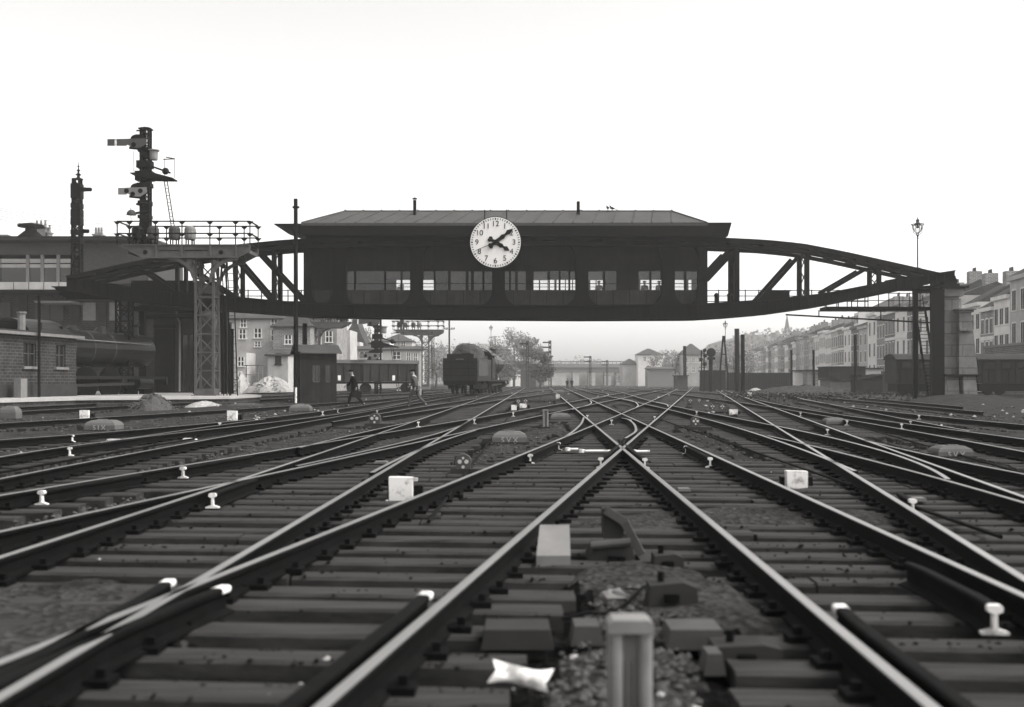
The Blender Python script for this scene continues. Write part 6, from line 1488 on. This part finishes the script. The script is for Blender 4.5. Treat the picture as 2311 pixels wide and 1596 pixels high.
tag(mb.build('yard_debris'), 'scattered pale debris on the distant yard ground', 'debris', kind='stuff')
# lengths of signal wire and rodding beside the tracks
for k, (rid, a, b, off) in enumerate((('A3', 10, 40, 1.0), ('B2', 9, 40, 1.1), ('C2', 14, 60, 1.2), ('G1', 15, 60, -1.0))):
    mb = MB(); ys = np.linspace(a, b, 30); mb.tube([(rail_x(rid, y)+off, y, .07) for y in ys], .02, 5, 'rust')
    o = mb.build('signal_rodding'); tag(o, ['thin rodding beside the track left of the near crossing', 'thin rodding beside the track right of the near crossing', 'thin rodding beyond the straight track at right', 'thin rodding beside the dark track at left'][k], 'rodding', 'signal rodding beside the tracks')

# ---------------------------------------------------------------- people
def skin_mesh(name, pts, edges, rad, m, parent, roots=(0,), sub=1, off=Vector((0,0,0))):
    me = bpy.data.meshes.new(name); me.from_pydata([tuple(Vector(p)) for p in pts], edges, []); me.update()
    o = bpy.data.objects.new(name, me); COL.objects.link(o); o.parent = parent; me.materials.append(M[m])
    sk = o.modifiers.new('skin', 'SKIN'); sk.use_smooth_shade = True
    lay = me.skin_vertices[0].data
    for i, r in enumerate(rad): lay[i].radius = (r, r) if not isinstance(r, tuple) else r; lay[i].use_root = i in roots
    ss = o.modifiers.new('sub', 'SUBSURF'); ss.levels = sub; ss.render_levels = sub
    return o
def person(loc, face, label, pose='walk', lean=.12, jm='cloth', tm='cloth', sc=1.0, carry=False):
    t = thing('person', label, 'person', loc); t.rotation_euler = (0, 0, face); t.scale = (sc,)*3
    if pose == 'walk':
        J = dict(pel=(0,0,.93), sp=(0,-.05,1.2), ch=(0,-.10,1.40), nk=(0,-.13,1.52), hd=(0,-.18,1.66), hl=(.10,0,.90), hr=(-.10,0,.90), kl=(.10,-.24,.52), kr=(-.10,.10,.50), al=(.10,-.32,.10), ar=(-.10,.46,.16), tl=(.10,-.50,.05), tr=(-.10,.40,.04),
                 sl=(.20,-.10,1.42), sr=(-.20,-.10,1.42), el=(.25,.06,1.16), er=(-.25,-.20,1.15), wl=(.24,.04,.92), wr=(-.23,-.40,1.00))
    else:
        J = dict(pel=(0,0,.93), sp=(0,.0,1.2), ch=(0,-.01,1.40), nk=(0,-.02,1.52), hd=(0,-.04,1.66), hl=(.10,0,.90), hr=(-.10,0,.90), kl=(.11,-.02,.5), kr=(-.11,-.01,.5), al=(.11,.02,.09), ar=(-.12,.02,.09), tl=(.13,-.16,.04), tr=(-.14,-.16,.04),
                 sl=(.20,0,1.42), sr=(-.20,0,1.42), el=(.25,.03,1.15), er=(-.25,.03,1.15), wl=(.24,-.06,.90), wr=(-.24,-.06,.90))
    J['tp'] = (J['hd'][0], J['hd'][1]+.01, J['hd'][2]+.09); J['chn'] = (J['hd'][0], J['hd'][1]-.055, J['hd'][2]-.06); J['ns'] = (J['hd'][0], J['hd'][1]-.12, J['hd'][2]+.0)
    J['eL'] = (J['hd'][0]+.085, J['hd'][1]+.01, J['hd'][2]); J['eR'] = (J['hd'][0]-.085, J['hd'][1]+.01, J['hd'][2])
    rad = dict(pel=.13, sp=.12, ch=.14, nk=.055, hd=.088, tp=.06, chn=.045, ns=.014, eL=.016, eR=.016, hl=.085, hr=.085, kl=.058, kr=.058, al=.04, ar=.04, tl=.035, tr=.035, sl=.06, sr=.06, el=.042, er=.042, wl=.03, wr=.03)
    names = list(J); pts = [J[k] for k in names]; rd = [rad[k] for k in names]
    E_ = [('pel','sp'),('sp','ch'),('ch','nk'),('nk','hd'),('hd','tp'),('hd','chn'),('hd','ns'),('hd','eL'),('hd','eR'),('pel','hl'),('pel','hr'),('hl','kl'),('hr','kr'),('kl','al'),('kr','ar'),('al','tl'),('ar','tr'),('ch','sl'),('ch','sr'),('sl','el'),('sr','er'),('el','wl'),('er','wr')]
    ed = [(names.index(a), names.index(b)) for a, b in E_]; roots = [0]
    for w_, e_ in (('wl','el'), ('wr','er')):
        a = Vector(J[w_]); d = (a-Vector(J[e_])).normalized(); sd = Vector((0, 1, 0)).cross(d).normalized(); fw = d.cross(sd)
        k = len(pts); pts.append(tuple(a+d*.075)); rd.append((.04, .022)); ed.append((names.index(w_), k))
        for i, (o_, ln) in enumerate(((-.030, .065), (-.010, .078), (.011, .074), (.030, .058))):
            k = len(pts); b = a+d*.06+fw*o_; pts += [tuple(b), tuple(b+d*ln*.6+sd*.006), tuple(b+d*ln+sd*.022)]; rd += [.009, .0085, .0075]; ed += [(k, k+1), (k+1, k+2)]; roots.append(k)
        k = len(pts); b = a+d*.025-fw*.028; pts += [tuple(b), tuple(b+d*.03-fw*.025), tuple(b+d*.058-fw*.03)]; rd += [.011, .010, .008]; ed += [(k, k+1), (k+1, k+2)]; roots.append(k)
    b = skin_mesh('body', pts, ed, rd, 'skin', t, roots)
    for o_ in (-.03, .03):
        mb = MB(); mb.blob((J['hd'][0]+o_, J['hd'][1]-.083, J['hd'][2]+.012), .011, 4, 0, 'hair'); mb.v = [tuple(Vector(p)+Vector(loc)) for p in mb.v]; mb.build('eye', t)
    V = lambda a, b_, f: tuple(Vector(J[a]).lerp(Vector(J[b_]), f))
    jp = ['pel','sp','ch','sl','sr','el','er']; P_ = [J[k] for k in jp]+[V('el','wl',.92), V('er','wr',.92), (J['pel'][0], J['pel'][1], J['pel'][2]-.12), V('ch','nk',.55)]
    skin_mesh('jacket', P_, [(0,1),(1,2),(2,3),(2,4),(3,5),(4,6),(5,7),(6,8),(0,9),(2,10)], [.165,.15,.165,.085,.085,.064,.064,.05,.05,.18,.085], jm, t)
    P_ = [J['pel'], J['hl'], J['hr'], J['kl'], J['kr'], V('kl','al',.97), V('kr','ar',.97)]
    skin_mesh('trousers', P_, [(0,1),(0,2),(1,3),(2,4),(3,5),(4,6)], [.14,.11,.11,.082,.082,.066,.066], tm, t)
    for a_, b_ in (('al','tl'), ('ar','tr')):
        skin_mesh('shoe', [J[a_], V(a_, b_, .5), J[b_]], [(0,1),(1,2)], [.055,.05,.042], 'hair', t)
    mb = MB(); c = Vector(J['hd'])+Vector(loc); mb.lathe(c+Vector((0, .01, .03)), [(.105, 0), (.118, .03), (.12, .07), (.08, .10), (.01, .11)], 14, 'hair'); mb.box(c.x-.07, c.y-.18, c.z+.03, c.x+.07, c.y-.08, c.z+.045, 'hair'); mb.build('cap', t, smooth=False)
    if carry:
        a = Vector(J['wl'])+Vector((0, 0, -.3)); mb = MB(); mb.box(a.x-.09, a.y-.24, a.z-.16, a.x+.09, a.y+.24, a.z+.14, 'cloth'); mb.tube([(a.x, a.y-.08, a.z+.14), (a.x, a.y-.06, a.z+.21), (a.x, a.y+.06, a.z+.21), (a.x, a.y+.08, a.z+.14)], .012, 5, 'cloth'); mb.v = [tuple(p) for p in mb.v]
        r_ = Matrix.Rotation(face, 3, 'Z'); mb.v = [tuple(Vector(loc)+r_@(Vector(p)*sc)) for p in mb.v]; solo(mb, 'work_bag', 'dark bag carried by the walking man nearest the plank hut', 'bag')
    return t
person((gx(801, 57), 57, .03), R(-75), 'man in dark work clothes and cap walking just right of the plank hut', carry=True, sc=1.08)
person((gx(939, 56), 56, .03), R(-105), 'man in grey jacket walking between plank hut and locomotive', jm='cloth2', tm='cloth2', sc=1.08)
person((gx(1280, 190), 190, .1), R(20), 'left one of two distant men standing on the tracks', 'stand')
person((gx(1290.5, 190), 190, .1), R(-30), 'right one of two distant men standing on the tracks', 'stand')
for x, lab in ((1352, 'signalman behind the window right of the clock'), (1455, 'left one of two signalmen at the right cabin windows'), (1488, 'right one of two signalmen at the right cabin windows')):
    person((gx(x, 75.9), 75.9, zf+.13), R(200), lab, 'stand', sc=1.0)
# pigeons on the ridge
def pigeon(x, y, face, label):
    Y = 74.9; o = Vector((gx(x, Y), Y, gz(y, Y))); mb = MB(); c = math.cos(face); s_ = math.sin(face)
    t = thing('pigeon', label, 'bird', tuple(o), 'pigeons on the cabin roof'); t.rotation_euler = (0, 0, face)
    mb.tube([o+Vector((-.2, 0, .13)), o+Vector((-.12, 0, .15)), o+Vector((0, 0, .17)), o+Vector((.1, 0, .2)), o+Vector((.15, 0, .28)), o+Vector((.18, 0, .33)), o+Vector((.22, 0, .325)), o+Vector((.25, 0, .315))], [.02, .04, .085, .075, .045, .04, .02, .004], 10, 'black')
    mb.add([o+Vector((-.16, -.05, .15)), o+Vector((-.36, -.06, .08)), o+Vector((-.36, .06, .08)), o+Vector((-.16, .05, .15)), o+Vector((-.16, 0, .13))], [(0,1,2,3), (0,4,1), (3,2,4), (1,4,2)], 'black'); mb.build('body', t, smooth=True)
    mb = MB()
    for q in (-.03, .03): mb.tube([o+Vector((.01, q, .12)), o+Vector((.02, q, 0))], .012, 5, 'black')
    mb.build('leg', t)
pigeon(1372, 475, R(110), 'upright pigeon, left one of two on the cabin roof ridge'); pigeon(1382, 476, R(200), 'hunched pigeon, right one of two on the cabin roof ridge')

# loose wire and small castings near the post
mb = MB(); Yw = 5.6; pts = [at(1268, 1402, 6.0), at(1330, 1392, 6.05), at(1380, 1372, 6.2), at(1420, 1345, 6.5), at(1450, 1325, 6.8), at(1492, 1312, 7.1), at(1540, 1318, 7.2)]
pts = [Vector((p.x, p.y, max(.035, .05+.02*math.sin(i*2)))) for i, p in enumerate(pts)]
mb.tube([q for i in range(len(pts)-1) for q in (pts[i], pts[i].lerp(pts[i+1], .5))]+[pts[-1]], .011, 6, 'rust'); o = mb.build('loose_wire'); tag(o, 'dark bent wire lying on the ballast behind the large channelled post', 'wire')
for k, (xx, yy, w_, h_, lab) in enumerate(((1520, 1378, .30, .16, 'dark casting right of the loose wire near the channelled post'), (1690, 1505, .34, .10, 'flat dark slab low at the right of the channelled post'), (1510, 1290, .22, .12, 'dark casting beside the foot of the point lever'))):
    X, Y = q_(xx, yy); mb = MB(); mb.prism([(X-w_/2, -.02), (X+w_/2, -.02), (X+w_/2*.92, h_*.8), (X+w_*.2, h_), (X-w_/2*.9, h_*.9)], Y, Y+.2, 'shed'); mb.box(X-.05, Y-.03, h_*.3, X+.03, Y, h_*.6, 'rust'); mb.tube([(X-w_*.2, Y+.1, h_*.8), (X-w_*.2, Y+.1, h_+.05)], .02, 6, 'rust'); solo(mb, 'iron_casting', lab, 'casting', 'castings between the near rails')
# ---------------------------------------------------------------- camera, sky, haze
cam = bpy.data.cameras.new('camera'); co = bpy.data.objects.new('camera', cam); COL.objects.link(co)
co.location = (0, 0, CZ); co.rotation_euler = (R(90), 0, 0)
cam.sensor_width = 36; cam.lens = 36*F/2311
cam.shift_y = (HZ-798)/2311; cam.shift_x = (1155.5-CX)/2311
cam.clip_start = .1; cam.clip_end = 6000
cam.dof.use_dof = True; cam.dof.focus_distance = 48; cam.dof.aperture_fstop = cam.lens/1000/.022
SC.camera = co
w = bpy.data.worlds.new('World'); SC.world = w; w.use_nodes = True
nt = w.node_tree; bg = nt.nodes['Background']
sky = nt.nodes.new('ShaderNodeTexSky'); sky.sky_type = 'NISHITA'; sky.sun_disc = False
SUN_EL, SUN_AZ = 50, 104
sky.sun_elevation = R(SUN_EL); sky.sun_rotation = R(SUN_AZ); sky.dust_density = 3; sky.air_density = 1.0
bw = nt.nodes.new('ShaderNodeRGBToBW'); nt.links.new(sky.outputs[0], bw.inputs[0])
cb = nt.nodes.new('ShaderNodeCombineColor')
for i, k in enumerate((1.0, .99, .978)):
    mm = nt.nodes.new('ShaderNodeMath'); mm.operation = 'MULTIPLY'; mm.inputs[1].default_value = k
    nt.links.new(bw.outputs[0], mm.inputs[0]); nt.links.new(mm.outputs[0], cb.inputs[i])
nt.links.new(cb.outputs[0], bg.inputs[0]); bg.inputs[1].default_value = .15
sl = bpy.data.lights.new('sun', 'SUN'); so = bpy.data.objects.new('sun', sl); COL.objects.link(so)
sl.energy = .75; sl.angle = R(14); sl.color = (1, .97, .93)
az, el = R(SUN_AZ), R(SUN_EL)
d = Vector((math.sin(az)*math.cos(el), math.cos(az)*math.cos(el), math.sin(el)))   # towards the sun
so.rotation_euler = (-d).to_track_quat('-Z', 'Y').to_euler()
hz = MB(); hz.box(-1250, -62, -2.2, 1250, 1010, 46, None)
ho = hz.build('haze'); tag(ho, 'pale haze filling the air over the whole station yard', 'haze', kind='stuff')
hm = bpy.data.materials.new('haze_air'); hm.use_nodes = True
n2 = hm.node_tree; n2.nodes.remove(n2.nodes['Principled BSDF'])
pv = n2.nodes.new('ShaderNodeVolumePrincipled'); pv.inputs['Color'].default_value = (1, .99, .978, 1); pv.inputs['Density'].default_value = .00052
pv.inputs['Anisotropy'].default_value = .3
n2.links.new(pv.outputs[0], n2.nodes['Material Output'].inputs['Volume'])
ho.data.materials.clear(); ho.data.materials.append(hm)
SC.view_settings.view_transform = 'Standard'; SC.view_settings.look = 'None'; SC.view_settings.exposure = 1.48; SC.view_settings.gamma = 1
SC.cycles.max_bounces = 6; SC.cycles.volume_bounces = 2; SC.cycles.transparent_max_bounces = 12
SC.cycles.use_denoising = True
